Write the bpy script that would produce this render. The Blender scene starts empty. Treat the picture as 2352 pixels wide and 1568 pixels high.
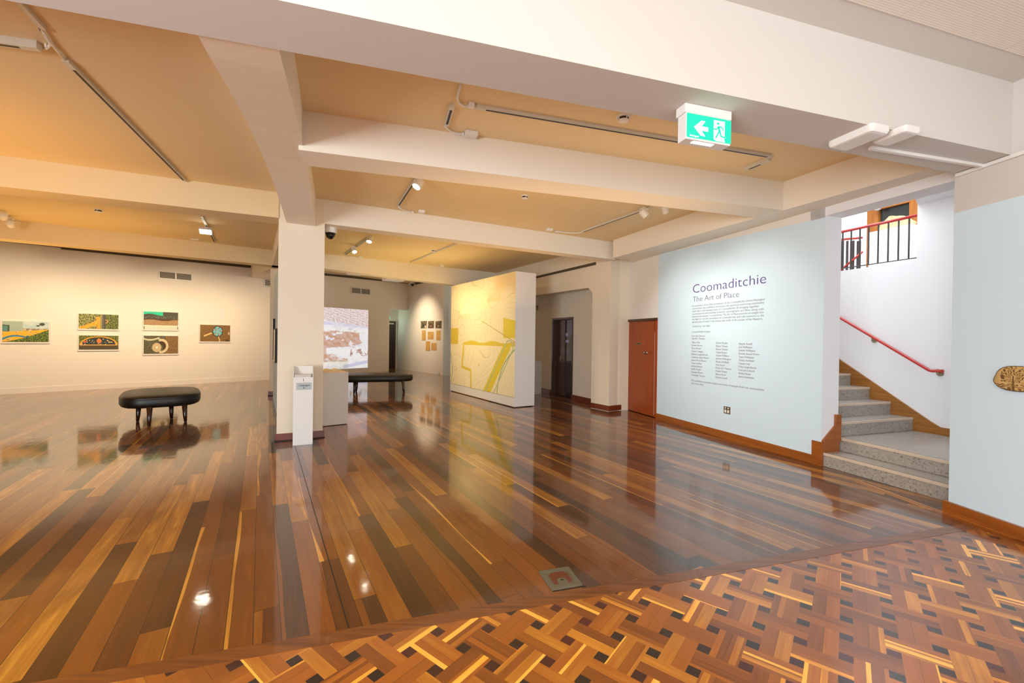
import bpy, bmesh, math, random
from mathutils import Vector, Matrix, noise
random.seed(7)
SC = bpy.context.scene
COL = SC.collection
# ------------------------------------------------------------------ camera (survey of the room)
FPX, PIT, ROL, EYE = 992.5, -0.0055, -0.0135, 1.6
_cp, _sp, _cr, _sr = math.cos(PIT), math.sin(PIT), math.cos(ROL), math.sin(ROL)
_r, _d, _w = Vector((1, 0, 0)), Vector((0, _sp, -_cp)), Vector((0, _cp, _sp))
RX, DN, FW = _cr*_r + _sr*_d, -_sr*_r + _cr*_d, _w
cam_d = bpy.data.cameras.new('camera'); cam = bpy.data.objects.new('camera', cam_d); COL.objects.link(cam)
cam_d.sensor_width = 36; cam_d.lens = FPX/2352*36; cam_d.clip_start = 0.05; cam_d.clip_end = 200
cam.matrix_world = Matrix(((RX.x, -DN.x, -FW.x, 0), (RX.y, -DN.y, -FW.y, 0), (RX.z, -DN.z, -FW.z, EYE), (0, 0, 0, 1)))
SC.camera = cam

# survey helpers: turn a sight line into a real point on a known plane
def ray(x, y): return RX*((x-1176)/FPX) + DN*((y-784)/FPX) + FW
def at(x, y, z=0.0):
    d = ray(x, y); t = (z-EYE)/d.z
    return Vector((d.x*t, d.y*t, z))
def fl(x, y, z=0.0): return at(x, y, z).xy
def ht(x, y, P):
    d = ray(x, y); t = (d.x*P[0]+d.y*P[1])/(d.x*d.x+d.y*d.y)
    return EYE + t*d.z
def wl(x, y, A, B, off=0.0):          # (s, z) on the vertical plane through A and B, off towards the left-hand normal
    A, B = Vector(A).xy, Vector(B).xy
    u = (B-A).normalized(); n = Vector((-u.y, u.x)); A2 = A + n*off
    d = ray(x, y); t = n.dot(A2)/n.dot(d.xy)
    P = d*t + Vector((0, 0, EYE))
    return (P.xy-A2).dot(u), P.z
def dirv(az): a = math.radians(az); return Vector((math.sin(a), math.cos(a)))
V = lambda *a: Vector(a)

# ------------------------------------------------------------------ materials
def hexc(h):
    h = h.lstrip('#'); r = [int(h[i:i+2], 16)/255 for i in (0, 2, 4)]
    return tuple((c/12.92 if c <= .04045 else ((c+.055)/1.055)**2.4) for c in r) + (1,)
def mat(name):
    m = bpy.data.materials.new(name); m.use_nodes = True
    return m, m.node_tree, m.node_tree.nodes['Principled BSDF']
def N(t, typ, **k):
    n = t.nodes.new(typ)
    for a, b in k.items(): setattr(n, a, b)
    return n
def math_(t, op, a, b=None, c=None):
    n = t.nodes.new('ShaderNodeMath'); n.operation = op
    for i, v in enumerate((a, b, c)):
        if v is None: continue
        if isinstance(v, (int, float)): n.inputs[i].default_value = v
        else: t.links.new(v, n.inputs[i])
    return n.outputs[0]
def simple(name, col, rough=.6, metal=0, bump=0, bscale=60, coat=0, vary=0.0):
    m, t, b = mat(name)
    c = hexc(col) if isinstance(col, str) else col
    b.inputs['Base Color'].default_value = c; b.inputs['Roughness'].default_value = rough
    b.inputs['Metallic'].default_value = metal; b.inputs['Coat Weight'].default_value = coat
    tc = N(t, 'ShaderNodeTexCoord')
    if vary:
        nz = N(t, 'ShaderNodeTexNoise'); nz.inputs['Scale'].default_value = 3.1; nz.inputs['Detail'].default_value = 4
        t.links.new(tc.outputs['Object'], nz.inputs['Vector'])
        mx = N(t, 'ShaderNodeMixRGB'); mx.blend_type = 'MULTIPLY'; mx.inputs[1].default_value = c
        mr = N(t, 'ShaderNodeMapRange'); mr.inputs[3].default_value = 1-vary; mr.inputs[4].default_value = 1+vary
        t.links.new(nz.outputs['Fac'], mr.inputs[0]); mx.inputs[0].default_value = 1
        t.links.new(mr.outputs[0], mx.inputs[2]); t.links.new(mx.outputs[0], b.inputs['Base Color'])
    if bump:
        nz = N(t, 'ShaderNodeTexNoise'); nz.inputs['Scale'].default_value = bscale; nz.inputs['Detail'].default_value = 3
        t.links.new(tc.outputs['Object'], nz.inputs['Vector'])
        bp = N(t, 'ShaderNodeBump'); bp.inputs['Strength'].default_value = bump; bp.inputs['Distance'].default_value = .002
        t.links.new(nz.outputs['Fac'], bp.inputs['Height']); t.links.new(bp.outputs[0], b.inputs['Normal'])
    return m
def emis(name, col, s):
    m, t, b = mat(name)
    b.inputs['Base Color'].default_value = (0, 0, 0, 1) if s > 3 else hexc(col)
    b.inputs['Emission Color'].default_value = hexc(col); b.inputs['Emission Strength'].default_value = s
    return m
M = {}
M['wall'] = simple('wall_paint', (.80, .765, .70, 1), .75, bump=.15, bscale=90)
M['warmwall'] = simple('wall_paint_warm_lit', (.82, .73, .58, 1), .75, bump=.15, bscale=90)  # wall paint again, with warm lamplight tinted into the colour
M['ceil'] = simple('ceiling_paint_warm_lit', (.78, .62, .37, 1), .8, bump=.12, bscale=70)  # white ceiling, the warm bounce from the floor tinted into its colour
M['foyer'] = simple('foyer_paint', (.62, .60, .565, 1), .75, bump=.12, bscale=70)
M['beamL'] = simple('beam_paint_warm_lit', (.74, .60, .36, 1), .75, bump=.12, bscale=70)  # beam paint again, the left bay's orange light put into the colour
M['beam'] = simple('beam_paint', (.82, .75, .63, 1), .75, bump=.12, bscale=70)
M['blue'] = simple('pale_blue_paint', (.63, .785, .875, 1), .7, bump=.15, bscale=90)
M['white'] = simple('stair_white_paint', (.83, .83, .84, 1), .7, bump=.2, bscale=40)
M['plinth'] = simple('plinth_paint', (.78, .76, .72, 1), .6, bump=.05)
M['plastic'] = simple('white_plastic', (.78, .77, .74, 1), .4)
M['trackm'] = simple('track_enamel', (.62, .60, .52, 1), .45)
M['black'] = simple('black_slot', (.012, .010, .008, 1), .5)
M['darkgap'] = simple('shadow_gap', (.09, .07, .04, 1), .8)
M['leather'] = simple('black_leather', (.012, .011, .009, 1), .38, bump=.5, bscale=160)
M['darkwood'] = simple('dark_stained_wood', (.035, .012, .006, 1), .25, coat=.4, vary=.3)
M['glassblack'] = simple('black_screen_glass', (.008, .008, .01, 1), .12)
M['steel'] = simple('brushed_brass', (.35, .30, .20, 1), .35, metal=1)
M['chrome'] = simple('chrome', (.7, .68, .62, 1), .2, metal=1)
M['red'] = simple('red_handrail', (.52, .025, .02, 1), .35, coat=.4)
M['iron'] = simple('dark_iron', (.05, .04, .035, 1), .5)
M['nosing'] = simple('metal_nosing', (.62, .50, .38, 1), .4)
M['black_rubber'] = simple('black_rubber', (.02, .02, .02, 1), .7)
M['paper'] = simple('paper', (.80, .76, .70, 1), .7)
M['oldpaper'] = simple('aged_paper', (.72, .52, .26, 1), .8, vary=.25)
M['violet'] = simple('violet_vinyl', (.10, .045, .22, 1), .5)
M['greytext'] = simple('grey_violet_vinyl', (.19, .15, .22, 1), .5)
M['paletext'] = simple('pale_grey_vinyl', (.36, .35, .31, 1), .5)
M['floorbox'] = simple('weathered_zinc', (.20, .19, .13, 1), .45, metal=.5, bump=.2, vary=.2)
M['label'] = simple('grey_blue_label', (.45, .50, .50, 1), .6)
M['ink'] = simple('black_ink', (.02, .02, .02, 1), .6)
M['pinkpaper'] = simple('pink_paper', (.60, .50, .50, 1), .6)
M['exitgreen'] = emis('exit_green', '#00c795', .42)
M['exitwhite'] = emis('exit_white', '#ffffff', .52)
M['tube'] = emis('lamp_diffuser', '#ffffff', 3)
M['warmlamp'] = emis('spot_lens', '#fff4dc', 14)
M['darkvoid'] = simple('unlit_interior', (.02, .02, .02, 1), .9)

def wood(name, cols, scale=(2, 60, 60), rough=.35, coat=.3, axis_rot=0):
    m, t, b = mat(name)
    tc = N(t, 'ShaderNodeTexCoord'); mp = N(t, 'ShaderNodeMapping'); mp.inputs['Scale'].default_value = scale
    mp.inputs['Rotation'].default_value = (0, 0, axis_rot)
    t.links.new(tc.outputs['Object'], mp.inputs['Vector'])
    nz = N(t, 'ShaderNodeTexNoise'); nz.inputs['Scale'].default_value = 1; nz.inputs['Detail'].default_value = 6; nz.inputs['Distortion'].default_value = .4
    t.links.new(mp.outputs[0], nz.inputs['Vector'])
    cr = N(t, 'ShaderNodeValToRGB'); e = cr.color_ramp.elements
    e[0].position = .3; e[0].color = cols[0]; e[1].position = .7; e[1].color = cols[1]
    t.links.new(nz.outputs['Fac'], cr.inputs[0]); t.links.new(cr.outputs[0], b.inputs['Base Color'])
    b.inputs['Roughness'].default_value = rough; b.inputs['Coat Weight'].default_value = coat
    return m
M['door'] = wood('red_brown_veneer', ((.26, .045, .003, 1), (.36, .068, .005, 1)), (40, 40, 1.5), rough=.4, coat=.1)
M['door2'] = wood('orange_veneer', ((.33, .050, .006, 1), (.40, .07, .01, 1)), (40, 40, 1.5))
M['skirt'] = wood('orange_brown_skirting', ((.25, .065, .008, 1), (.36, .105, .013, 1)), (1.5, 1.5, 30))
M['skirtdark'] = wood('dark_red_skirting', ((.13, .022, .005, 1), (.19, .035, .007, 1)), (2, 2, 30))
M['stringer'] = wood('honey_oak', ((.24, .085, .010, 1), (.36, .14, .018, 1)), (2, 2, 40))
M['frame'] = wood('amber_frame', ((.35, .10, .008, 1), (.50, .17, .015, 1)), (20, 20, 2))
M['jamb'] = wood('dark_jamb', ((.045, .014, .004, 1), (.075, .022, .006, 1)), (20, 20, 2))

# terrazzo
def terrazzo():
    m, t, b = mat('grey_terrazzo')
    tc = N(t, 'ShaderNodeTexCoord')
    vo = N(t, 'ShaderNodeTexVoronoi'); vo.inputs['Scale'].default_value = 60
    t.links.new(tc.outputs['Object'], vo.inputs['Vector'])
    cr = N(t, 'ShaderNodeValToRGB'); e = cr.color_ramp.elements
    e[0].position = 0; e[0].color = (.20, .18, .15, 1); e[1].position = 1; e[1].color = (.42, .38, .33, 1)
    x = e.new(.18); x.color = (.33, .30, .26, 1); x = e.new(.85); x.color = (.37, .33, .29, 1)
    sp = N(t, 'ShaderNodeSeparateColor'); t.links.new(vo.outputs['Color'], sp.inputs[0])
    t.links.new(sp.outputs[0], cr.inputs[0]); t.links.new(cr.outputs[0], b.inputs['Base Color'])
    b.inputs['Roughness'].default_value = .3
    return m
M['terrazzo'] = terrazzo()

# glossy timber floors -------------------------------------------------
def gloss(t, b, coord, amount=.05):
    b.inputs['Coat Weight'].default_value = 1.0; b.inputs['Coat Roughness'].default_value = .07
    b.inputs['Coat IOR'].default_value = 1.5; b.inputs['Specular IOR Level'].default_value = .3
    b.inputs['Roughness'].default_value = .45
    nz = N(t, 'ShaderNodeTexNoise'); nz.inputs['Scale'].default_value = 5; nz.inputs['Detail'].default_value = 3
    t.links.new(coord, nz.inputs['Vector'])
    bp = N(t, 'ShaderNodeBump'); bp.inputs['Strength'].default_value = amount; bp.inputs['Distance'].default_value = .02
    t.links.new(nz.outputs['Fac'], bp.inputs['Height']); t.links.new(bp.outputs[0], b.inputs['Coat Normal'])
RAMP = [(0, (.040, .013, .002)), (.16, (.078, .022, .003)), (.34, (.13, .036, .003)), (.52, (.18, .053, .004)), (.68, (.23, .066, .005)),
        (.80, (.28, .105, .009)), (.90, (.40, .16, .014)), (.97, (.56, .25, .025)), (1, (.64, .31, .04))]
def ramp_node(t, stops):
    cr = N(t, 'ShaderNodeValToRGB'); e = cr.color_ramp.elements
    while len(e) > 1: e.remove(e[-1])
    e[0].position = stops[0][0]; e[0].color = stops[0][1] + (1,)
    for p, c in stops[1:]:
        x = e.new(p); x.color = c + (1,)
    return cr
def white_noise(t, a, b_, c=0.0):
    cb = N(t, 'ShaderNodeCombineXYZ')
    for i, v in enumerate((a, b_, c)):
        if isinstance(v, (int, float)): cb.inputs[i].default_value = v
        else: t.links.new(v, cb.inputs[i])
    w = N(t, 'ShaderNodeTexWhiteNoise'); w.noise_dimensions = '3D'; t.links.new(cb.outputs[0], w.inputs['Vector'])
    return w.outputs['Value']
def comb(t, a, b_, c=0.0):
    cb = N(t, 'ShaderNodeCombineXYZ')
    for i, v in enumerate((a, b_, c)):
        if isinstance(v, (int, float)): cb.inputs[i].default_value = v
        else: t.links.new(v, cb.inputs[i])
    return cb.outputs[0]
def tnoise(t, vec, scale=1, detail=4, dist=0.0):
    nz = N(t, 'ShaderNodeTexNoise'); nz.inputs['Scale'].default_value = scale; nz.inputs['Detail'].default_value = detail; nz.inputs['Distortion'].default_value = dist
    t.links.new(vec, nz.inputs['Vector']); return nz.outputs['Fac']
def finish_wood(t, b, seed, along, across, tilegap, sap, gain=1.0):
    """seed in 0..1 picks the timber, along/across run along and over the board (metres), sap adds pale edge streaks"""
    shift = math_(t, 'MULTIPLY', seed, 53.0)
    g1 = tnoise(t, comb(t, math_(t, 'ADD', math_(t, 'MULTIPLY', along, 2.2), shift), math_(t, 'MULTIPLY', across, 55), shift), 1, 5, .3)
    g2 = tnoise(t, comb(t, math_(t, 'ADD', math_(t, 'MULTIPLY', along, 1.2), shift), math_(t, 'MULTIPLY', across, 9), shift), 1, 3, 1.2)
    v = math_(t, 'ADD', math_(t, 'MULTIPLY', seed, .93), math_(t, 'MULTIPLY', math_(t, 'SUBTRACT', g1, .5), .22))
    v = math_(t, 'ADD', v, math_(t, 'MULTIPLY', math_(t, 'SUBTRACT', g2, .5), .38))
    v = math_(t, 'ADD', v, math_(t, 'MULTIPLY', sap, .75))
    v = math_(t, 'MINIMUM', math_(t, 'MAXIMUM', v, 0.0), 1.0)
    cr = ramp_node(t, [(p, tuple(c*gain for c in col)) for p, col in RAMP]); t.links.new(v, cr.inputs[0])
    mx = N(t, 'ShaderNodeMixRGB'); mx.blend_type = 'MIX'; mx.inputs[2].default_value = (.012, .005, .002, 1)
    t.links.new(tilegap, mx.inputs[0]); t.links.new(cr.outputs[0], mx.inputs[1])
    t.links.new(mx.outputs[0], b.inputs['Base Color'])
def rotated(t, ang):
    """object coords -> (across, along) for timber running along compass angle ang"""
    tc = N(t, 'ShaderNodeTexCoord'); sp = N(t, 'ShaderNodeSeparateXYZ'); t.links.new(tc.outputs['Object'], sp.inputs[0])
    d = dirv(ang); p = Vector((d.y, -d.x))
    ac = math_(t, 'ADD', math_(t, 'MULTIPLY', sp.outputs[0], p.x), math_(t, 'MULTIPLY', sp.outputs[1], p.y))
    al = math_(t, 'ADD', math_(t, 'MULTIPLY', sp.outputs[0], d.x), math_(t, 'MULTIPLY', sp.outputs[1], d.y))
    return tc.outputs['Object'], ac, al
def boards(name, ang, width, length, off=0.0, gain=1.0):
    m, t, b = mat(name)
    co, ac, al = rotated(t, ang)
    u = math_(t, 'DIVIDE', math_(t, 'ADD', ac, off+50*width), width)
    i = math_(t, 'FLOOR', u); fu = math_(t, 'FRACT', u)
    ro = white_noise(t, i, 3.3)
    w = math_(t, 'ADD', math_(t, 'DIVIDE', al, length), math_(t, 'MULTIPLY', ro, 17.0))
    j = math_(t, 'FLOOR', w); fw = math_(t, 'FRACT', w)
    seed = white_noise(t, i, j, 1.7)
    edge = math_(t, 'MINIMUM', fu, math_(t, 'SUBTRACT', 1.0, fu))
    gap = math_(t, 'MAXIMUM', math_(t, 'LESS_THAN', edge, .012), math_(t, 'LESS_THAN', fw, .0016))
    # pale sapwood along one edge of some boards
    side = white_noise(t, i, j, 9.1)
    wob = tnoise(t, comb(t, math_(t, 'MULTIPLY', al, .55), i, j), 1, 1)
    reach = math_(t, 'MULTIPLY', math_(t, 'SUBTRACT', wob, .36), 1.1)
    sap = math_(t, 'MULTIPLY', math_(t, 'MULTIPLY', math_(t, 'LESS_THAN', fu, reach), .6), math_(t, 'GREATER_THAN', side, .72))
    finish_wood(t, b, seed, al, ac, gap, sap, gain)
    gloss(t, b, co)
    return m
M['boards'] = boards('mixed_hardwood_boards', -30.2, .131, 2.1, off=.02)
M['border'] = boards('border_board', 73.5, .5, 3.0, off=.2)
M['border'] = wood('border_strip', ((.12, .030, .004, 1), (.24, .075, .009, 1)), (2, 40, 2), rough=.4, coat=.55, axis_rot=math.radians(-16.5))
M['borderR'] = boards('border_board_right', 175, .06, 3.0, gain=1.5)
def parquet():
    m, t, b = mat('basket_weave_parquet')
    tc = N(t, 'ShaderNodeTexCoord'); sp = N(t, 'ShaderNodeSeparateXYZ'); t.links.new(tc.outputs['Object'], sp.inputs[0])
    ox, oy, a, bb = 1.22665912, 2.8258938, 0.15421185, -0.11986882
    cc = a*a+bb*bb; cell = math.sqrt(cc)
    dx = math_(t, 'SUBTRACT', sp.outputs[0], ox); dy = math_(t, 'SUBTRACT', sp.outputs[1], oy)
    # P = o + i*(a,b) + j*(b,-a)
    u = math_(t, 'DIVIDE', math_(t, 'ADD', math_(t, 'MULTIPLY', dx, a), math_(t, 'MULTIPLY', dy, bb)), cc)
    v = math_(t, 'DIVIDE', math_(t, 'SUBTRACT', math_(t, 'MULTIPLY', dx, bb), math_(t, 'MULTIPLY', dy, a)), cc)
    h = .155
    nu, nv = math_(t, 'ROUND', u), math_(t, 'ROUND', v); fi, fj = math_(t, 'FLOOR', u), math_(t, 'FLOOR', v)
    nearu = math_(t, 'LESS_THAN', math_(t, 'ABSOLUTE', math_(t, 'SUBTRACT', u, nu)), h)
    nearv = math_(t, 'LESS_THAN', math_(t, 'ABSOLUTE', math_(t, 'SUBTRACT', v, nv)), h)
    def mixv(f, x, y):   # f ? y : x
        return math_(t, 'ADD', math_(t, 'MULTIPLY', math_(t, 'SUBTRACT', 1.0, f), x), math_(t, 'MULTIPLY', f, y))
    def odd(x): return math_(t, 'GREATER_THAN', math_(t, 'ABSOLUTE', math_(t, 'MODULO', x, 2.0)), .5)
    # horizontal plank cell id when in a column strip, vertical plank cell id when in a row strip
    hi = mixv(odd(math_(t, 'ADD', nu, fj)), nu, math_(t, 'SUBTRACT', nu, 1.0))
    vj = mixv(odd(math_(t, 'ADD', fi, nv)), math_(t, 'SUBTRACT', nv, 1.0), nv)
    dark = math_(t, 'MULTIPLY', nearu, nearv)
    inodd = odd(math_(t, 'ADD', fi, fj))
    onlyu = math_(t, 'MULTIPLY', nearu, math_(t, 'SUBTRACT', 1.0, nearv))
    onlyv = math_(t, 'MULTIPLY', nearv, math_(t, 'SUBTRACT', 1.0, nearu))
    vert = mixv(onlyu, mixv(onlyv, inodd, 1.0), 0.0)
    ci = mixv(onlyu, fi, hi); cj = mixv(onlyv, fj, vj)
    cu, cv = math_(t, 'SUBTRACT', u, fi), math_(t, 'SUBTRACT', v, fj)
    acr = mixv(vert, cv, cu); alo = mixv(vert, u, v)
    half = math_(t, 'GREATER_THAN', acr, .5)
    seed = white_noise(t, ci, cj, math_(t, 'ADD', half, math_(t, 'MULTIPLY', vert, 5.0)))
    seed = math_(t, 'ADD', math_(t, 'MULTIPLY', seed, .62), .30)
    # pale streak on some slats
    side = white_noise(t, ci, cj, math_(t, 'ADD', half, 20.0))
    pos = math_(t, 'ABSOLUTE', math_(t, 'SUBTRACT', math_(t, 'FRACT', math_(t, 'MULTIPLY', acr, 2.0)), math_(t, 'FRACT', math_(t, 'MULTIPLY', side, 7.0))))
    sap = math_(t, 'MULTIPLY', math_(t, 'LESS_THAN', pos, .16), math_(t, 'GREATER_THAN', side, .58))
    sap = math_(t, 'MULTIPLY', sap, .5)
    # joints
    e1 = math_(t, 'ABSOLUTE', math_(t, 'SUBTRACT', math_(t, 'ABSOLUTE', math_(t, 'SUBTRACT', u, nu)), h))
    e2 = math_(t, 'ABSOLUTE', math_(t, 'SUBTRACT', math_(t, 'ABSOLUTE', math_(t, 'SUBTRACT', v, nv)), h))
    e3 = math_(t, 'ABSOLUTE', math_(t, 'SUBTRACT', acr, .5))
    gl = math_(t, 'LESS_THAN', e3, .006)
    finish_wood(t, b, seed, math_(t, 'MULTIPLY', alo, cell), math_(t, 'MULTIPLY', acr, cell), math_(t, 'MULTIPLY', gl, .5), sap, 1.7)
    base = b.inputs['Base Color'].links[0].from_socket
    mx = N(t, 'ShaderNodeMixRGB'); t.links.new(dark, mx.inputs[0]); t.links.new(base, mx.inputs[1])
    ds = white_noise(t, nu, nv, 31.0)
    dr = ramp_node(t, [(0, (.010, .006, .005)), (.45, (.022, .008, .006)), (.75, (.045, .008, .006)), (1, (.085, .008, .006))]); t.links.new(ds, dr.inputs[0])
    t.links.new(dr.outputs[0], mx.inputs[2]); t.links.new(mx.outputs[0], b.inputs['Base Color'])
    gloss(t, b, tc.outputs['Object'])
    b.inputs['Coat Roughness'].default_value = .14
    return m
M['parquet'] = parquet()

# ------------------------------------------------------------------ object helpers
def tag(o, label=None, cat=None, group=None, kind=None):
    if label: o['label'] = label
    if cat: o['category'] = cat
    if group: o['group'] = group
    if kind: o['kind'] = kind
    return o
def empty(name, loc, label, cat, rz=0.0, group=None):
    o = bpy.data.objects.new(name, None); COL.objects.link(o); o.location = loc; o.rotation_euler.z = rz
    o.empty_display_size = .1
    return tag(o, label, cat, group)
class MB:
    def __init__(s): s.bm = bmesh.new()
    def quad(s, *p):
        vs = [s.bm.verts.new(q) for q in p]; s.bm.faces.new(vs); return s
    def prism(s, pts, z0, z1):            # vertical extrusion of a plan polygon
        a = [s.bm.verts.new((p[0], p[1], z0)) for p in pts]; b = [s.bm.verts.new((p[0], p[1], z1)) for p in pts]
        n = len(pts)
        s.bm.faces.new(a[::-1]); s.bm.faces.new(b)
        for i in range(n): s.bm.faces.new((a[i], a[(i+1) % n], b[(i+1) % n], b[i]))
        return s
    def hexa(s, lo, hi):                  # two quads, matching order
        a = [s.bm.verts.new(p) for p in lo]; b = [s.bm.verts.new(p) for p in hi]; n = len(lo)
        s.bm.faces.new(a[::-1]); s.bm.faces.new(b)
        for i in range(n): s.bm.faces.new((a[i], a[(i+1) % n], b[(i+1) % n], b[i]))
        return s
    def box(s, x0, x1, y0, y1, z0, z1): return s.prism([(x0, y0), (x1, y0), (x1, y1), (x0, y1)], z0, z1)
    def extr(s, pts, vec):                # extrude a 3D polygon by vec
        return s.hexa(pts, [Vector(p)+Vector(vec) for p in pts])
    def tube(s, path, r, n=10, caps=True):
        path = [Vector(p) for p in path]; rings = []
        rr = r if isinstance(r, (list, tuple)) else [r]*len(path)
        up = None
        for k, p in enumerate(path):
            d = (path[min(k+1, len(path)-1)]-path[max(k-1, 0)]).normalized()
            if up is None: up = Vector((0, 0, 1)) if abs(d.z) < .9 else Vector((1, 0, 0))
            x = d.cross(up).normalized(); y = x.cross(d).normalized(); up = y
            rings.append([s.bm.verts.new(p + x*rr[k]*math.cos(2*math.pi*i/n) + y*rr[k]*math.sin(2*math.pi*i/n)) for i in range(n)])
        for A, B in zip(rings, rings[1:]):
            for i in range(n): s.bm.faces.new((A[i], A[(i+1) % n], B[(i+1) % n], B[i]))
        if caps: s.bm.faces.new(rings[0][::-1]); s.bm.faces.new(rings[-1])
        return s
    def lathe(s, c, prof, n=24, sx=1, sy=1):    # prof [(r,z)]
        rings = [[s.bm.verts.new((c[0]+max(r, 1e-4)*sx*math.cos(2*math.pi*i/n), c[1]+max(r, 1e-4)*sy*math.sin(2*math.pi*i/n), c[2]+z)) for i in range(n)] for r, z in prof]
        for A, B in zip(rings, rings[1:]):
            for i in range(n): s.bm.faces.new((A[i], A[(i+1) % n], B[(i+1) % n], B[i]))
        s.bm.faces.new(rings[0][::-1]); s.bm.faces.new(rings[-1])
        return s
    def build(s, name, m, parent=None, bevel=0, seg=2, smooth=False, inv=None):
        bmesh.ops.recalc_face_normals(s.bm, faces=s.bm.faces)
        me = bpy.data.meshes.new(name); s.bm.to_mesh(me); s.bm.free()
        if inv is not None: me.transform(inv)
        me.materials.append(M[m] if isinstance(m, str) else m)
        if smooth:
            for p in me.polygons: p.use_smooth = True
        o = bpy.data.objects.new(name, me); COL.objects.link(o)
        if parent: o.parent = parent
        if bevel:
            b = o.modifiers.new('bevel', 'BEVEL'); b.width = bevel; b.segments = seg; b.limit_method = 'ANGLE'; b.angle_limit = .6
        return o
def struct(mb, name, m, **k):
    o = mb.build(name, m, **k); o['kind'] = 'structure'; return o
def side(A, B, w):
    """plan quad along A->B thickened by w to the left of the direction (negative = right)"""
    A, B = Vector(A).xy, Vector(B).xy; u = (B-A).normalized(); n = Vector((-u.y, u.x))*w
    return [A, B, B+n, A+n]
def local(parent):
    """inverse placement of an empty, so parts can be modelled in room coordinates"""
    return (Matrix.Translation(parent.location) @ Matrix.Rotation(parent.rotation_euler.z, 4, 'Z')).inverted()
def wallpoly(name, A, B, poly, thick, m, kind='structure', parent=None, z=0):
    """polygon in (s, z) on the vertical plane A->B, thick to the left (negative = right)"""
    A, B = Vector(A).xy, Vector(B).xy; u = (B-A).normalized(); n = Vector((-u.y, u.x))
    pts = [V(A.x+u.x*s_, A.y+u.y*s_, z_) for s_, z_ in poly]
    mb = MB(); mb.extr(pts, V(n.x*thick, n.y*thick, 0))
    o = mb.build(name, m, parent)
    if kind: o['kind'] = kind
    return o

# ================================================================== THE SETTING
ZC, ZB = 3.76, 3.38          # gallery ceiling, beam soffit
b1f = [at(643, 0, 3.22).xy, at(2335, 358, 3.22).xy]
b1b = [at(454, 80, 3.22).xy, at(2192, 396, 3.22).xy]
uB = (b1b[1]-b1b[0]).normalized(); nB = Vector((-uB.y, uB.x))      # away from the foyer
# floor
sb = [fl(83, 1566), fl(2205, 1204)]; sf = [fl(784, 1476), fl(2175, 1217)]
us = (sb[1]-sb[0]).normalized(); ns = Vector((us.y, -us.x)); wS = .098
SL, SR = sb[0]-us*17, sb[0]+us*7.9
struct(MB().prism([SL, SR, SR-ns*26, SL-ns*26], -.2, 0), 'floor', 'boards')
struct(MB().prism([SL, SR, SR+ns*wS, SL+ns*wS], -.2, .0015), 'trim_1', 'border')
struct(MB().prism([SL+ns*wS, SR+ns*wS, SR+ns*9, SL+ns*9], -.2, 0), 'floor_parquet', 'parquet')
# expansion joint in the boards
j0, j1 = fl(676, 1020), fl(800, 1443)
struct(MB().prism(side(j0, j1, .006), .0, .0012), 'trim_2', 'black')

# main column, skirting
cA, cB = Vector((-3.552, 6.545)), Vector((-2.977, 6.827))
uc = (cB-cA).normalized(); nc = Vector((-uc.y, uc.x))
struct(MB().prism([cA, cB, cB+nc*.5, cA+nc*.5], 0, 3.8), 'column', 'warmwall')
def skirt_ring(P, name, m, h=.115, t=.022):
    a, b, c, d = P
    u = (b-a).normalized(); n = Vector((-u.y, u.x))
    struct(MB().prism([a-u*t-n*t, b+u*t-n*t, c+u*t+n*t, d-u*t+n*t], .012, h), name, m, bevel=.006)
    struct(MB().prism([a-u*(t+.008)-n*(t+.008), b+u*(t+.008)-n*(t+.008), c+u*t+n*t, d-u*t+n*t], 0, .012), 'trim_3', 'black_rubber')
skirt_ring([cA, cB, cB+nc*.5, cA+nc*.5], 'baseboard_column', 'skirtdark')

# pier behind, with the side screen wall running between them
pF = fl(618, 909); pu = dirv(63); pn = Vector((-pu.y, pu.x))
pier = [pF, pF+pu*.55, pF+pu*.55+pn*.75, pF+pn*.75]
struct(MB().prism(pier, 0, 4.3), 'column', 'warmwall')
skirt_ring(pier, 'baseboard_pier', 'skirtdark', h=.12)
tvA, tvB = fl(627, 915), fl(637, 957)
tvu = (tvB-tvA).normalized(); tvn = Vector((-tvu.y, tvu.x))
struct(MB().prism(side(tvA-tvu*.05, tvB+tvu*1.45, .22), 0, 3.0), 'wall_side_screen', 'blue')

# left back wall
wL0, wL1 = fl(0, 906), fl(612, 872.3)
uL = (wL1-wL0).normalized(); nL = Vector((-uL.y, uL.x))
wLa, wLb = wL0-uL*14, wL1+uL*1.6
struct(MB().prism(side(wLa, wLb, .2), 0, 4.4), 'wall_back_left', 'wall')
# shadow-gap hanging rail along it, in the lengths the brackets leave
railL = [(0, 556.5), (140, 568), (278, 583), (385, 593.5), (500, 604), (576, 612)]
zr = [wl(x, y, wL0, wL1) for x, y in railL]
wallpoly('trim_4', wL0, wL1, [(zr[0][0]-6, zr[0][1]-.01), (zr[1][0], zr[1][1]-.01), (zr[1][0], zr[1][1]+.01), (zr[0][0]-6, zr[0][1]+.01)], -.02, 'darkgap')
wallpoly('trim_4', wL0, wL1, [(zr[1][0], zr[1][1]-.05), (zr[5][0], zr[5][1]-.05), (zr[5][0], zr[5][1]+.045), (zr[1][0], zr[1][1]+.01)], -.02, 'darkgap')
# fine line and white foot of the wall
sA = wl(0, 892.5, wL0, wL1)[1]
struct(MB().prism(side(wLa, wLb, -.012), 0, .15), 'baseboard_back_left', 'wall')

# projection wall, corridor, picture wall
qA, qB = fl(738, 861), fl(893, 852)
uq = (qB-qA).normalized(); nq = Vector((-uq.y, uq.x))
rA, rB = fl(1029, 862.5), fl(912, 846.5)      # picture wall, runs on into the corridor
ur = (rB-rA).normalized(); nr = Vector((-ur.y, ur.x))
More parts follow.
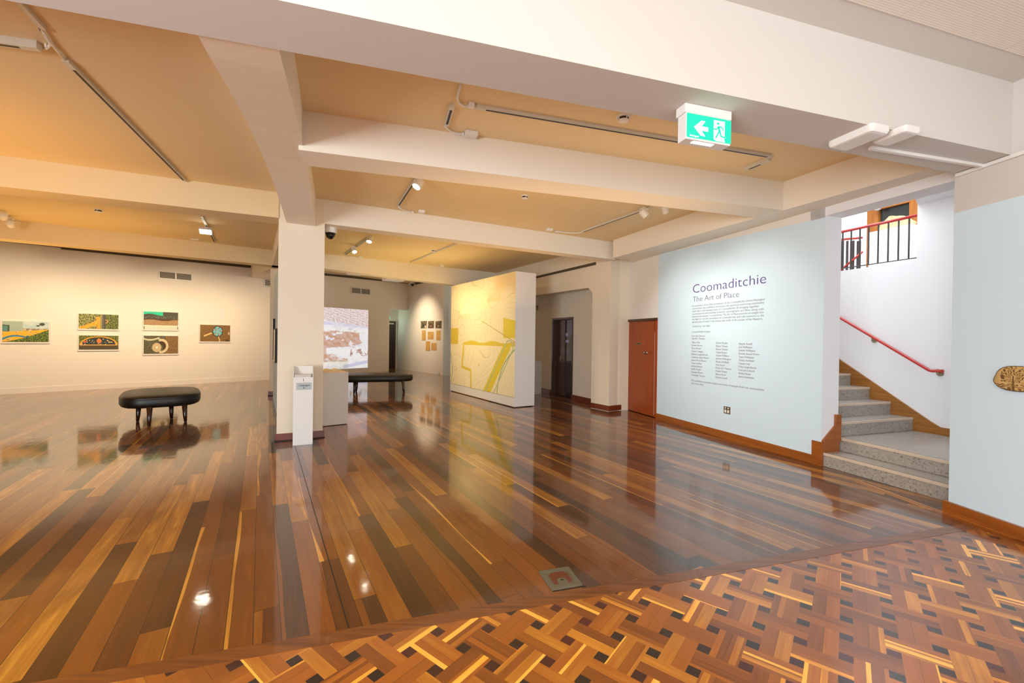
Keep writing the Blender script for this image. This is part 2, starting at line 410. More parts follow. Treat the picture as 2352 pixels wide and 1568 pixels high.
# where the projection wall line meets the picture wall
def meet(P, u, Q, v):
    d = u.x*v.y-u.y*v.x; t = ((Q.x-P.x)*v.y-(Q.y-P.y)*v.x)/d
    return P+u*t
cK = meet(qA, uq, rA, ur)
hdr = wl(893, 709, qA, qB)[1]
sB_ = (qB-qA).length; sK = (cK-qA).dot(uq)
wallpoly('wall_projection', qA, qB, [(-5, 0), (sB_, 0), (sB_, hdr), (sK, hdr), (sK, 4.4), (-5, 4.4)], .25, 'wall')
struct(MB().prism(side(rA, rB+ur*6, -.2), 0, 4.4), 'wall_pictures', 'wall')
# corridor end wall with dark door
eB = rB; eA = eB-uq*3.2
struct(MB().prism(side(eA, eB, .2), 0, 4.4), 'wall_corridor_end', 'wall')
struct(MB().prism([qB-uq*1.5+nq*.26, cK+nq*.26+uq*.3, eB+nq*.3+uq*.3, eA+nq*.3], hdr+.25, hdr+.3), 'ceiling_corridor', 'ceil')
struct(MB().prism(side(qB+nq*.25-uq*.4, qB+nq*5-uq*.4, .15), 0, 4.4), 'wall_corridor_left', 'wall')
# blue return beside the mural wall
bA = rA; bB = fl(1040, 861.5)
struct(MB().prism(side(rA, rA+(bB-bA).normalized()*.9, .3), 0, 4.4), 'wall_blue_return', 'blue')
# hanging rail on both far walls
def rail(name, A, B, pts, d=.03):
    (x0, y0, y0b), (x1, y1, y1b) = pts
    a, b, c, e = wl(x0, y0, A, B), wl(x1, y1, A, B), wl(x1, y1b, A, B), wl(x0, y0b, A, B)
    wallpoly(name, A, B, [a, b, c, e], d, 'darkgap')
rail('trim_5', qA, qB, ((700, 623, 628), (955, 649, 653)), -.03)
rail('trim_6', rA, rB, ((955, 649, 653), (1032, 637, 639)), .03)

# far ceiling

# gallery ceiling up to the fourth beam
f4l = [at(0, 547, ZB).xy, at(615, 608, ZB).xy]; f4m = [at(742, 616, ZB).xy, V(-1.86, 13.3)]
u4 = (f4l[1]-f4l[0]).normalized()
far_l = f4l[0]-u4*9
cl = [b1b[0]-uB*18+nB*0, b1b[0]+uB*6.6, V(3.2, 10.4), V(1.1, 14.2), f4m[1]+V(.9, .9), f4l[1]+V(.25, .55), far_l+V(-.2, .3)]
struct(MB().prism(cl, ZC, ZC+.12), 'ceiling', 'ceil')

struct(MB().prism([far_l, f4l[1], V(-5, 11.5), V(6, 14), V(6, 32), V(-30, 32)], 4.28, 4.4), 'ceiling_far', 'ceil')
# beams
def beam(name, A, B, w, z0, z1, m='beam'):
    return struct(MB().prism(side(A, B, w), z0, z1), name, m)
# beam 1, between foyer and gallery
bw = (b1b[0]-b1f[0]).dot(nB)
B0, B1_ = b1f[0]-uB*18, b1f[1]+uB*.6
struct(MB().prism([B0, B1_, B1_+nB*bw, B0+nB*bw], 3.22, 4.3), 'ceiling_beam', 'foyer')
# long beam by the right wall
g = [at(1408, 592, ZB).xy, at(2191, 391, 3.3).xy]
ug = (g[1]-g[0]).normalized()
struct(MB().prism([g[0], g[1], g[1]+V(.5, .3), V(4.4, 6.1), V(3.15, 10.3), g[0]+V(.35, .2)], ZB-.003, ZC+.02), 'ceiling_beam', 'beam')
# beam 2
p2 = [at(712, 347, ZB).xy, at(1812, 484, ZB).xy]
beam('ceiling_beam', p2[0]-(p2[1]-p2[0]).normalized()*.1, p2[1]+(p2[1]-p2[0]).normalized()*.12, .40, ZB, ZC+.02)
# beam 3, mid and left
p3 = [at(741.7, 512.8, ZB).xy, at(1404, 595, ZB).xy]
beam('ceiling_beam', p3[0], p3[1]+(p3[1]-p3[0]).normalized()*.1, .27, ZB, ZC+.02)
p3l = [at(0, 428, ZB).xy, at(640, 500, ZB).xy]
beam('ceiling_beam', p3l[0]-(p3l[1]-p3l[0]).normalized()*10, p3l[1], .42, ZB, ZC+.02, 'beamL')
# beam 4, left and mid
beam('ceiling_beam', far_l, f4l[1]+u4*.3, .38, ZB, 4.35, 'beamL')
u4m = (f4m[1]-f4m[0]).normalized(); n4 = Vector((-u4m.y, u4m.x))*.35
a0, a1 = f4m[0]-u4m*.5, f4m[1]+u4m*1.9
def z4(P, lo): 
    t = (P-f4m[0]).dot(u4m)/(f4m[1]-f4m[0]).length
    return (3.38-.13*t) if lo else 4.35
struct(MB().hexa([V(a0.x, a0.y, z4(a0, 1)), V(a1.x, a1.y, z4(a1, 1)), V(a1.x+n4.x, a1.y+n4.y, z4(a1, 1)), V(a0.x+n4.x, a0.y+n4.y, z4(a0, 1))],
                 [V(a0.x, a0.y, 4.35), V(a1.x, a1.y, 4.35), V(a1.x+n4.x, a1.y+n4.y, 4.35), V(a0.x+n4.x, a0.y+n4.y, 4.35)]), 'ceiling_beam', 'beam')
# beam from the pier to the back wall, and from the column to the pier
k0 = pier[3]-pu*.02; kz = wl(576, 637, wL0, wL1)
kP = wL0+uL*kz[0]
struct(MB().hexa([V(*pF, 3.38), V(*(pF+pu*.4), 3.38), V(*(kP+uL*.75), kz[1]), V(*kP, kz[1])],
                 [V(*pF, 4.3), V(*(pF+pu*.4), 4.3), V(*(kP+uL*.75), 4.3), V(*kP, 4.3)]), 'ceiling_beam', 'beam')
struct(MB().prism([cA+uc*.04+nc*.5, cA+uc*.40+nc*.5, pF+pu*.40, pF+pu*.02], ZB, ZC+.02), 'ceiling_beam', 'beam')

# arched beam from the column to beam 1
aN, aF = V(-1.345, 2.46), V(-3.095, 6.768)
LA = (aF-aN).length
sm = [(0, 3.228), (.30, 3.262), (.70, 3.318), (1.1, 3.365), (1.5, 3.402), (1.9, 3.428), (2.3, 3.445), (2.7, 3.448), (3.1, 3.438), (3.5, 3.415), (3.9, 3.382), (4.3, 3.348), (LA, 3.322)]
wallpoly('ceiling_beam_arched', aN, aF, [(-.1, ZC+.03), (-.1, sm[0][1])] + sm + [(LA, ZC+.03)], .40, 'beam')

# pillar on the right and the far right wall with its recess
pl = [fl(1359, 937), fl(1398, 945), fl(1430, 941)]
struct(MB().prism([pl[1], pl[2]+V(.06, .05), pl[2]+V(-.1, .5), pl[0]], 0, ZC), 'column', 'warmwall')
struct(MB().prism([pl[1]+V(0, -.028), pl[2]+V(.03, -.02), pl[2]+V(-.1, .5), pl[0]+V(-.028, 0)], .012, .13), 'baseboard_pillar', 'skirtdark', bevel=.006)
wR0 = pl[0]; wRu = dirv(-31.5); wR1 = wR0+wRu*6
oz = wl(1300, 668, wR0, wR1)[1]
o0 = wl(1368, 662, wR0, wR1)
wallpoly('wall_right_far', wR0, wR1, [(-.02, ZC+.1), (-.02, 0), (.03, 0), (.03, oz-.13), (.18, oz), (4.6, oz), (4.75, oz-.13), (4.75, 0), (7.5, 0), (7.5, ZC+.6), (4, ZC+.6), (4, ZC+.1)], -.12, 'warmwall')
rail('trim_7', wR0, wR1, ((1369, 602, 608), (1150, 654, 657.5)), .025)
# projecting face of the long beam above the rail
zbR = wl(1300, 620, wR0, wR1)[1]
# pilaster near beam 4
struct(MB().prism(side(wR0+wRu*4.7, wR0+wRu*5.1, .12), oz, 4.3), 'column', 'warmwall')
# recess: back wall with skirting
c0, c1 = fl(1244, 900.5), fl(1363, 929.5)
uc2 = (c1-c0).normalized()
e0, e1 = c0-uc2*3.5, c1+uc2*.9
nr2 = Vector((-uc2.y, uc2.x))
# door position on recess wall
dl, dr_ = wl(1268.5, 760, e0, e1)[0], wl(1317, 760, e0, e1)[0]
dt = (wl(1273, 731, e0, e1)[1]+wl(1319, 727, e0, e1)[1])/2
LW = (e1-e0).length
wallpoly('wall_recess', e0, e1, [(0, 0), (dl, 0), (dl, dt), (dr_, dt), (dr_, 0), (LW, 0), (LW, 3.6), (0, 3.6)], .25, 'warmwall')
for s0_, s1_ in ((0, dl), (dr_, LW)):
    wallpoly('baseboard_recess', e0, e1, [(s0_, 0), (s1_, 0), (s1_, .14), (s0_, .14)], -.022, 'skirtdark')
struct(MB().prism([e1+V(.03, 0), e1+V(.3, .1), V(3.0, 10.6), pl[2]+V(.05, .45), pl[2]+V(-.3, .45)], 0, 3.6), 'wall_recess_side', 'warmwall')
struct(MB().prism([wR0+V(-.0, .2), wR1, wR1+V(2.5, 1.5), e1+V(1.5, .4)], oz+.35, oz+.45), 'ceiling_recess', 'ceil')

# right wall: door plane and blue text wall
D0 = fl(1432, 939); A0 = fl(1508, 961); B0w = Vector((4.067, 5.646))
dz = ht(1474, 732, (D0+A0)/2)
uD = (A0-D0).normalized()
LD = (A0-D0).length
wallpoly('wall_right_door', D0-uD*.3, A0, [(0, 0), (.3, 0), (.3, dz), (.3+LD, dz), (.3+LD, 3.5), (0, 3.5)], .2, 'wall')
uW = (B0w-A0).normalized(); LW2 = (B0w-A0).length
zt0, zt1 = wl(1516, 583, A0, B0w), wl(1893, 500, A0, B0w)
struct(MB().prism(side(A0, B0w-uW*.004, .20), 0, 3.6), 'wall_right_text', 'wall')
# the pale blue field and the white strip above it
wallpoly('wall_blue_field', A0, B0w, [(.0, .10), (LW2, .10), (LW2, zt1[1]), (0, zt0[1])], -.004, 'blue')
# end of the text wall (the opening's cheek)
Jn = Vector((-uW.y, uW.x))
cheek = B0w+Jn*.295
struct(MB().prism([B0w, B0w-uW*.2, cheek-uW*.2, cheek], 0, 3.6), 'wall_opening_cheek', 'white')
# skirting of the text wall
h0 = .115
wallpoly('baseboard_text_wall', A0, B0w, [(0, 0), (LW2, 0), (LW2, h0), (0, h0)], -.022, 'skirt')
# raised skirting blocks around the first steps
hB = ht(1865, 1010, B0w-uW*.10)
wallpoly('baseboard_block', A0, B0w, [(LW2-.115, 0), (LW2+.022, 0), (LW2+.022, hB), (LW2-.115, hB)], -.024, 'skirt')
r1 = .172
ku = (cheek-B0w).normalized()
wallpoly('baseboard_cheek', B0w, cheek, [(0, 0), (.295, 0), (.295, .56), (.27, .56), (0, .33)], -.024, 'skirt')
hC = ht(1915, 950, cheek); wallpoly('baseboard_cheek', B0w, cheek, [(.22, .3), (.315, .3), (.315, hC), (.22, hC)], -.030, 'skirt')

# foyer right wall
K = V(4.19, 4.12); Kx = V(4.235, 3.52); uK = (Kx-K).normalized()
Ke = K+uK*4.5
zl = wl(2192, 490, K, Kx)[1]
struct(MB().prism(side(K, Ke, .35), 0, zl), 'wall_foyer_right', 'blue')
struct(MB().prism(side(K, Ke, .35), zl, 4.4), 'wall_foyer_right', 'foyer')
wallpoly('baseboard_foyer', K-uK*.03, Ke, [(0, 0), (4.5, 0), (4.5, .11), (0, .11)], -.03, 'skirt')
struct(MB().prism(side(K-uK*.9, Ke, -.13), 0, .0022), 'trim_8', 'borderR')
# cable duct at the beam end
wallpoly('trim_9', K, Ke, [(.03, 3.185), (.62, 3.185), (.62, 3.215), (.03, 3.215)], -.03, 'plastic')

# stair opening lintel
P0, P1 = fl(1884, 1068), V(4.461, 4.397)
us0 = (P1-P0).normalized(); nS = Vector((-us0.y, us0.x))       # into the stairwell
zL = ht(1928, 488, P0)
struct(MB().prism([P0-us0*.02, P0+us0*2.2, P0+us0*2.2+nS*.3, P0-us0*.02+nS*.3], zL-.02, ZB+.02), 'wall_stair_lintel', 'white')

# stairs
rise = .172
W2 = 2.6
def step(name, poly, z0, z1):
    o = struct(MB().prism(poly, z0, z1), name, 'terrazzo', bevel=.006)
    return o
S0 = P0; S1 = P0+us0*W2
q0 = V(4.37, 5.80)+us0*-.02; tread = .33
L0 = S0+nS*tread; L1 = S1+nS*tread
land = at(2099, 988, 2*rise).xy                   # where the upper flight meets the wall
wallu = dirv(-19)
Wn = land-wallu*2.2; Wf = land+wallu*3.2
step('stair_step', [S0, S1, S1+nS*4, S0+nS*4], 0, rise)
step('stair_step', [L0, L1, Wn+V(.1, .05), land+V(.05, .02), L0+us0*-1.2+nS*.3, L0+us0*-.2], rise, 2*rise)
ud = (at(1926, 1003, 2*rise).xy-land).normalized()
rz = .19
for k in range(7):
    A = land+wallu*(.288*k); sw = abs((A-A0).dot(Jn))/max(.5, abs(ud.dot(Jn)))-.34
    z1_ = 2*rise+rz*(k+1)
    step('stair_step', [A, A+ud*sw, A+ud*sw+wallu*(.30 if k < 6 else 1.5), A+wallu*(.30 if k < 6 else 1.5)], z1_-rz-(.02 if k else 0), z1_)
    # nosing
    nn = Vector((ud.y, -ud.x)); nn = -wallu
    struct(MB().prism([A+nn*.006, A+ud*sw+nn*.006, A+ud*sw-nn*.02, A-nn*.02], z1_-.028, z1_+.003), 'trim_10', 'nosing')
    struct(MB().prism([A-nn*.02, A+ud*sw-nn*.02, A+ud*sw-nn*.032, A-nn*.032], z1_, z1_+.003), 'trim_10', 'black_rubber')
for P_, Q_, z_ in ((S0, S1, rise), (L0, L1, 2*rise)):
    struct(MB().prism([P_-nS*.006, Q_-nS*.006, Q_+nS*.02, P_+nS*.02], z_-.028, z_+.003), 'trim_10', 'nosing')
    struct(MB().prism([P_+nS*.02, Q_+nS*.02, Q_+nS*.032, P_+nS*.032], z_, z_+.003), 'trim_10', 'black_rubber')
# stairwell back wall: low part under the gallery opening, full part to the right
zo = 2.83
sC = (land-Wf).length
# plane from far (Wf) to near (Wn); stairwell lies to the right-hand side of that direction
s_op = wl(2106, 560, Wf, Wn)[0]
wallpoly('wall_stairwell', Wf, Wn, [(-3, 0), (7, 0), (7, 3.70), (s_op, 3.70), (s_op, zo), (-3, zo)], .12, 'white')
# soffit over the near part of the stairwell
fa = at(2087, 448, zL).xy
cc_ = land
s2 = Wf+(Wn-Wf).normalized()*s_op
struct(MB().prism([P0+us0*((fa-P0).dot(us0)), P0+us0*3.0, Wn-wallu*1.2, s2], 3.64, 3.72), 'ceiling_stairwell', 'white')
# stringer on the wall
st = [(1923, 820), (2140, 968), (2162, 981), (2182, 984)]
sp_ = [wl(x, y, Wf, Wn) for x, y in st]
base_ = [(sp_[-1][0]+2.5, 2*rise-.01), (wl(2099, 990, Wf, Wn)[0], 2*rise-.01)]
lowl = [(base_[1][0]-.288*k, 2*rise+rz*k) for k in range(0, 7)]
sl = (sp_[1][1]-sp_[0][1])/(sp_[1][0]-sp_[0][0])
top0 = (sp_[0][0]-1.2, sp_[0][1]-1.2*sl)
wallpoly('trim_11', Wf, Wn, [base_[0], (sp_[-1][0]+2.5, sp_[-1][1])] + sp_[::-1][:3] + [sp_[0], top0, (top0[0], lowl[-1][1]-.6), (lowl[-1][0], lowl[-1][1]-.6)] + [base_[1]], -.03, 'stringer')
# upper hall behind the opening
uh = (Wn-Wf).normalized(); nh = Vector((-uh.y, uh.x))      # away from the stairwell
hallA, hallB = Wf+nh*2.6-uh*4.5, Wn+nh*2.6+uh*1
struct(MB().prism([Wf-uh*3+nh*.12, s2+uh*.0+nh*.12, s2+nh*3, Wf-uh*3+nh*3], zo-.35, zo-.02), 'floor_upper_hall', 'terrazzo')
d0, d1 = wl(1993, 500, hallA, hallB), wl(2125, 480, hallA, hallB)
dtop = wl(2040, 461, hallA, hallB)[1]+.12
wallpoly('wall_upper_hall', hallA, hallB, [(-2, zo-.3), (d0[0], zo-.3), (d0[0], dtop), (d1[0], dtop), (d1[0], zo-.3), (12, zo-.3), (12, 6.6), (-2, 6.6)], .15, 'white')
struct(MB().prism([s2+nh*.12, s2+nh*2.7, s2+nh*2.7+uh*.2, s2+nh*.12+uh*.2], zo-.3, 3.7), 'wall_upper_side', 'white')
# stairwell left side wall and upper shaft walls
eL = L0-us0*3.2
struct(MB().prism([cheek-uW*.02-Jn*.002, cheek-uW*6+Jn*-.002, cheek-uW*6+Jn*-.08, cheek-uW*.02-Jn*.08], 0, 6.6), 'wall_stair_left', 'white')
struct(MB().prism([P0-us0*5+nS*.3, P0-us0*5.2+nS*.3, P0-us0*5.2+nS*7, P0-us0*5+nS*7], 0, 6.6), 'wall_stair_far', 'white')
struct(MB().prism([P0-us0*.02+nS*.1, P0+us0*3.5+nS*.1, P0+us0*3.5+nS*.3, P0-us0*.02+nS*.3], ZB, 6.6), 'wall_stair_upper', 'white')

# foyer ceiling: smooth margin, then fine perforated panels
zf = 3.83
pa = [at(1945, 0, zf).xy, at(2352, 127, zf).xy]
dpan = -((pa[0]-b1f[0]).dot(nB)+(pa[1]-b1f[0]).dot(nB))/2
struct(MB().prism([b1f[0]-uB*18+nB*.05, b1f[0]+uB*8+nB*.05, b1f[0]+uB*8-nB*dpan, b1f[0]-uB*18-nB*dpan], zf, zf+.2), 'ceiling_foyer', 'foyer')
def perforated():
    m, t, b = mat('perforated_panel')
    co, ac, al = rotated(t, 163.5)
    a = math_(t, 'FRACT', math_(t, 'MULTIPLY', ac, 62.0)); c = math_(t, 'FRACT', math_(t, 'MULTIPLY', al, 62.0))
    hole = math_(t, 'MULTIPLY', math_(t, 'LESS_THAN', math_(t, 'ABSOLUTE', math_(t, 'SUBTRACT', a, .5)), .26), math_(t, 'LESS_THAN', math_(t, 'ABSOLUTE', math_(t, 'SUBTRACT', c, .5)), .26))
    seam = math_(t, 'LESS_THAN', math_(t, 'FRACT', math_(t, 'MULTIPLY', ac, .9)), .006)
    mx = N(t, 'ShaderNodeMixRGB'); mx.inputs[1].default_value = (.80, .74, .66, 1); mx.inputs[2].default_value = (.58, .53, .45, 1)
    t.links.new(math_(t, 'MAXIMUM', hole, seam), mx.inputs[0]); t.links.new(mx.outputs[0], b.inputs['Base Color']); b.inputs['Roughness'].default_value = .8
    return m
M['perf'] = perforated()
struct(MB().prism([b1f[0]-uB*18-nB*dpan, b1f[0]+uB*8-nB*dpan, b1f[0]+uB*8-nB*9, b1f[0]-uB*18-nB*9], zf-.006, zf+.2), 'ceiling_foyer_panel', 'perf')
# outer shell of the foyer with the big window wall behind the visitor
fo = b1f[0]-nB*7.5
struct(MB().prism([fo-uB*17, fo-uB*1.5, fo-uB*1.5-nB*.2, fo-uB*17-nB*.2], 0, 4), 'wall_foyer_rear', 'foyer')
struct(MB().prism([fo-uB*1.5, fo+uB*6.2, fo+uB*6.2-nB*.2, fo-uB*1.5-nB*.2], 0, .5), 'wall_foyer_rear', 'foyer')
for k in range(5):
    P_ = fo-uB*1.5+uB*1.9*k
    struct(MB().prism([P_, P_+uB*.08, P_+uB*.08-nB*.1, P_-nB*.1], .5, 4), 'window_%d' % (k+1), 'foyer')
struct(MB().prism([fo-uB*17, fo-uB*17.2, fo-uB*17.2+nB*26, fo-uB*17+nB*26], 0, 4.3), 'wall_left', 'warmwall')

# ================================================================== THINGS
# ---- painter for prints, mural, projection: surface colour on a fine grid
VC = {}
def vcmat(name, rough=.6, emit=0.0, coat=0.0):
    m, t, b = mat(name)
    a = N(t, 'ShaderNodeVertexColor'); a.layer_name = 'paint'
    t.links.new(a.outputs['Color'], b.inputs['Base Color']); b.inputs['Roughness'].default_value = rough; b.inputs['Coat Weight'].default_value = coat
    if emit:
        t.links.new(a.outputs['Color'], b.inputs['Emission Color']); b.inputs['Emission Strength'].default_value = emit
    return m
M['print'] = vcmat('inkjet_print', .55); M['mural'] = vcmat('drawn_mural', .7); M['barkart'] = vcmat('burnt_wood', .7)
M['projection'] = vcmat('projected_film', .8, emit=.34)
def lin(c):
    if isinstance(c, str): return hexc(c)[:3]
    return tuple((x/255/12.92 if x/255 <= .04045 else ((x/255+.055)/1.055)**2.4) for x in c)
def mixc(a, b, f): return tuple(x+(y-x)*f for x, y in zip(a, b))
def nz(x, y, s=1, o=0): return noise.noise(Vector((x*s+o, y*s+o*1.7, o)))
def painted(name, P, u, up, w, h, fn, nx, ny, m, parent=None, thick=.004, nrm=None, inv=None):
    """painted panel: lower-left corner P, unit vectors u and up; fn(a,b) gives sRGB 0-255, a right 0..1, b up 0..1"""
    me = bpy.data.meshes.new(name)
    vs = []; cols = []
    for j in range(ny+1):
        for i in range(nx+1):
            vs.append(P+u*(w*i/nx)+up*(h*j/ny))
    fs = [(j*(nx+1)+i, j*(nx+1)+i+1, (j+1)*(nx+1)+i+1, (j+1)*(nx+1)+i) for j in range(ny) for i in range(nx)]
    n0 = len(vs)
    back = [P, P+u*w, P+u*w+up*h, P+up*h]; n_ = u.cross(up) if nrm is None else nrm
    for q in back: vs.append(q - n_*thick)
    c0, c1, c2, c3 = 0, nx, (ny+1)*(nx+1)-1, ny*(nx+1)
    fs += [(n0, n0+3, n0+2, n0+1)]
    fs += [tuple([n0, n0+1]+list(range(nx, -1, -1))), tuple([n0+2, n0+3]+list(range(c3, c2+1)))]
    fs += [tuple([n0+3, n0]+[k*(nx+1) for k in range(ny+1)]), tuple([n0+1, n0+2]+[k*(nx+1)+nx for k in range(ny, -1, -1)])]
    me.from_pydata([tuple(v) for v in vs], [], fs)
    ca = me.color_attributes.new('paint', 'FLOAT_COLOR', 'POINT')
    k = 0
    for j in range(ny+1):
        for i in range(nx+1):
            ca.data[k].color = lin(fn(i/nx, j/ny))+(1,); k += 1
    for q in range(4): ca.data[n0+q].color = (.7, .7, .65, 1)
    if inv is not None: me.transform(inv)
    me.materials.append(M[m])
    o = bpy.data.objects.new(name, me); COL.objects.link(o)
    if parent: o.parent = parent
    return o
def foliage(a, b, o=0, light=(150, 150, 85), dark=(35, 40, 15)):
    v = .5+1.5*nz(a*2, b, 16, o)+1.1*nz(a*2, b, 38, o+3)
    return mixc(dark, light, max(0, min(1, v)))
def seg_d(p, q, a, b, asp=1):
    px, py, qx, qy = p[0]*asp, p[1], q[0]*asp, q[1]; a *= asp
    dx, dy = qx-px, qy-py; t = max(0, min(1, ((a-px)*dx+(b-py)*dy)/(dx*dx+dy*dy+1e-9)))
    return math.hypot(a-px-dx*t, b-py-dy*t)
def art_river(a, b):
    top = .50+.13*a**1.5; low = .02+.62*max(0, a-.02)**1.4
    if b > top:
        if a < .43:
            if a < .15 and b < .83-.06*a and (a > .11 or b > .78): return (75, 80, 60)
            if a < .12 and b < .80: return (80, 135, 125)
            return (165, 185, 165) if (b*9) % 1 > .06 else (150, 170, 150)
        if b > .66:
            if math.hypot((a-.85)*1.1, (b-.88)*1) < .07 or math.hypot((a-.76), (b-.8)*1.3) < .045: return foliage(a, b, 2, (90, 95, 60), (40, 45, 20))
            return mixc((205, 220, 215), (170, 200, 205), .5+.8*nz(a, b, 5))
        return mixc((225, 205, 160), (110, 100, 80), max(0, min(1, .5+1.5*nz(a, b, 18))))
    if b < low: return foliage(a, b, 5, (125, 140, 45), (40, 60, 10))
    rv = .14+.26*a+.10*math.sin(a*7.0)-.0
    if a > .5: rv += .06*math.sin(a*14)
    if abs(b-rv) < .032*(1.5-a): return (35, 125, 165)
    if nz(a, b, 11, 9) > .42: return mixc((250, 235, 210), (90, 60, 40), max(0, min(1, .5+2*nz(a, b, 40))))
    return (246, 180, 30)
def art_trees(a, b):
    if .57 < a < .655: return mixc((70, 65, 60), (120, 115, 105), max(0, min(1, 1-(a-.57)*14+nz(a, b, 30))))
    if .53 < a <= .57: return (150, 150, 80)
    if abs(math.hypot((a-.67)*2, b-.52)-.11) < .02 and a > .655: return (235, 150, 90)
    d = min(seg_d((.1, .05), (.5, .5), a, b, 2), seg_d((.5, .15), (.48, .7), a, b, 2))
    if d < .13+.1*nz(a, b, 12): return mixc((235, 140, 30), (250, 190, 60), .5+nz(a, b, 20))
    return foliage(a, b, 11, (185, 185, 110), (50, 60, 15)) if a < .5 else foliage(a, b, 13, (140, 150, 60), (35, 50, 15))
def art_arch(a, b):
    if b < .30: return mixc((65, 58, 32), (90, 78, 45), .5+nz(a, b, 40))
    e = math.hypot((a-.5)/.47, (b-.33)/.60)
    if b < .36 and .02 < a < .97: return (235, 175, 85)
    if .93 < e < 1.02: return (240, 165, 50)
    if e >= 1.02: return foliage(a, b, 4, (130, 140, 50), (55, 60, 10))
    if math.hypot((a-.5)*2.6, b-.62) < .16: return (235, 120, 60)
    if math.hypot((a-.155)*2.6, b-.56) < .07: return (225, 80, 30)
    if nz(a*2.6, b, 9, 21) > .33: return (240, 200, 150)
    return mixc((20, 28, 25), (60, 80, 75), .5+nz(a, b, 15))
def art_dots(a, b):
    if b > .83+.05*math.sin(a*9) and a < .55: return (20, 200, 155)
    if b < .23:
        return (225, 225, 205) if b > .17 else ((205, 215, 195) if .02 < a < .98 else (90, 80, 50))
    if b < .52+.04*math.sin(a*8):
        v = nz(a*2, b, 60, 3)
        return mixc((70, 50, 20), (235, 200, 150), max(0, min(1, .5+1.6*v))) if nz(a, b, 45, 8) < .4 else (200, 90, 40)
    if b < .62: return mixc((60, 42, 15), (90, 60, 25), .5+nz(a, b, 20))
    return (160, 215, 205) if (nz(a*2, b, 48, 5) > .45 and b < .75) else mixc((50, 45, 35), (85, 78, 60), .5+nz(a, b, 30))
def art_spiral(a, b):
    x, y = (a-.37)*1.95, b-.35
    r = math.hypot(x, y)
    if r < .06: return (235, 232, 215)
    if r < .26: return mixc((210, 190, 150), (190, 168, 125), .5+nz(a, b, 30))
    r2 = math.hypot((a-.50)*1.95, b-.43); ang = math.atan2(b-.43, (a-.50)*1.95)
    if .27 < r2 < .41 and (ang > -1.9 and ang < 2.0): return (214, 198, 158)
    if a < .45 and abs(b-(.83-.06*math.sin(a*9))) < .045: return (205, 205, 170)
    if .10 < r2 < .27 and ang > -1: return (70, 48, 20)
    if a > .62 and nz(a*2, b, 45, 4) > .15: return (190, 120, 45)
    return mixc((55, 50, 25), (125, 125, 95), max(0, min(1, .45+1.3*nz(a*2, b, 26, 6))))
def art_disc(a, b):
    x, y = (a-.575)*1.9, b-.62
    r = math.hypot(x, y); th = math.atan2(y, x)
    if r < .33:
        if r > .29: return (40, 30, 20)
        if abs(((th*5/(2*math.pi)+r*2.4) % 1)-.5) < .07 and r > .1: return (25, 60, 70)
        if r > .08 and abs(((th*2.5/(math.pi)+r*1.5) % 1)-.5) < .06: return (235, 160, 120)
        return (110, 190, 200)
    if seg_d((.14, .34), (.36, .5), a, b, 1.9) < .045: return (225, 190, 130)
    if seg_d((.6, .3), (.645, .04), a, b, 1.9) < .035: return (225, 190, 130)
    if .93 < a < .975 and .42 < b < .58: return (215, 195, 150)
    if .83 < a < .97 and b < .1: return (70, 62, 35)
    return mixc((112, 82, 38), (140, 106, 52), .5+nz(a, b, 18))
uL3, UP = V(uL.x, uL.y, 0), V(0, 0, 1)
nLr = V(nL.x, nL.y, 0)
prints = [
 ('river', (5, 738), (112, 738.5), (112, 784.5), (5, 786), art_river, 'long photograph of an orange wall painted with a blue river, nearest the left edge'),
 ('trees', (180.5, 720), (272, 723), (272, 755.5), (180.5, 755), art_trees, 'photograph of bushes around a dark tree trunk, above the arch photograph'),
 ('arch', (181, 770.5), (272, 770.5), (272, 802), (181, 803), art_arch, 'photograph of a dark arch shape edged in orange, below the tree photograph'),
 ('dots', (330, 715), (409, 717.5), (409, 756.5), (330, 756), art_dots, 'photograph with a turquoise corner and speckled mosaic band, above the spiral photograph'),
 ('spiral', (330, 771), (409, 771), (409, 811.5), (330, 812.5), art_spiral, 'photograph of a pale spiral path on dark ground, below the turquoise one'),
 ('disc', (459.5, 745.5), (528.5, 747), (528.5, 784), (459.5, 784), art_disc, 'photograph of a round blue painted disc on brown ground, alone at right'),
]
for nm, tl, tr, br, bl, fn, lab in prints:
    s0 = (wl(*tl, wL0, wL1, -.03)[0]+wl(*bl, wL0, wL1, -.03)[0])/2; s1 = (wl(*tr, wL0, wL1, -.03)[0]+wl(*br, wL0, wL1, -.03)[0])/2
    zt = (wl(*tl, wL0, wL1, -.03)[1]+wl(*tr, wL0, wL1, -.03)[1])/2; zb = (wl(*bl, wL0, wL1, -.03)[1]+wl(*br, wL0, wL1, -.03)[1])/2
    mg = .02
    P = V(wL0.x, wL0.y, 0)+uL3*s0-nLr*.03+UP*zb
    root = empty('framed_photograph', tuple(P), lab, 'photograph', group='photographs on the left back wall')
    iv = local(root)
    # the mount board with its lower edge standing off the wall
    bd = MB(); bd.extr([P-uL3*mg-UP*(mg+.02), P+uL3*(s1-s0+mg)-UP*(mg+.02), P+uL3*(s1-s0+mg)+UP*(zt-zb+mg), P-uL3*mg+UP*(zt-zb+mg)], nLr*.02)
    bd.build('mount_board', 'paper', root, inv=iv)
    painted('printed_image', P-nLr*.003, uL3, UP, s1-s0, zt-zb, fn, 150, 75, 'print', root, .002, -nLr, iv)

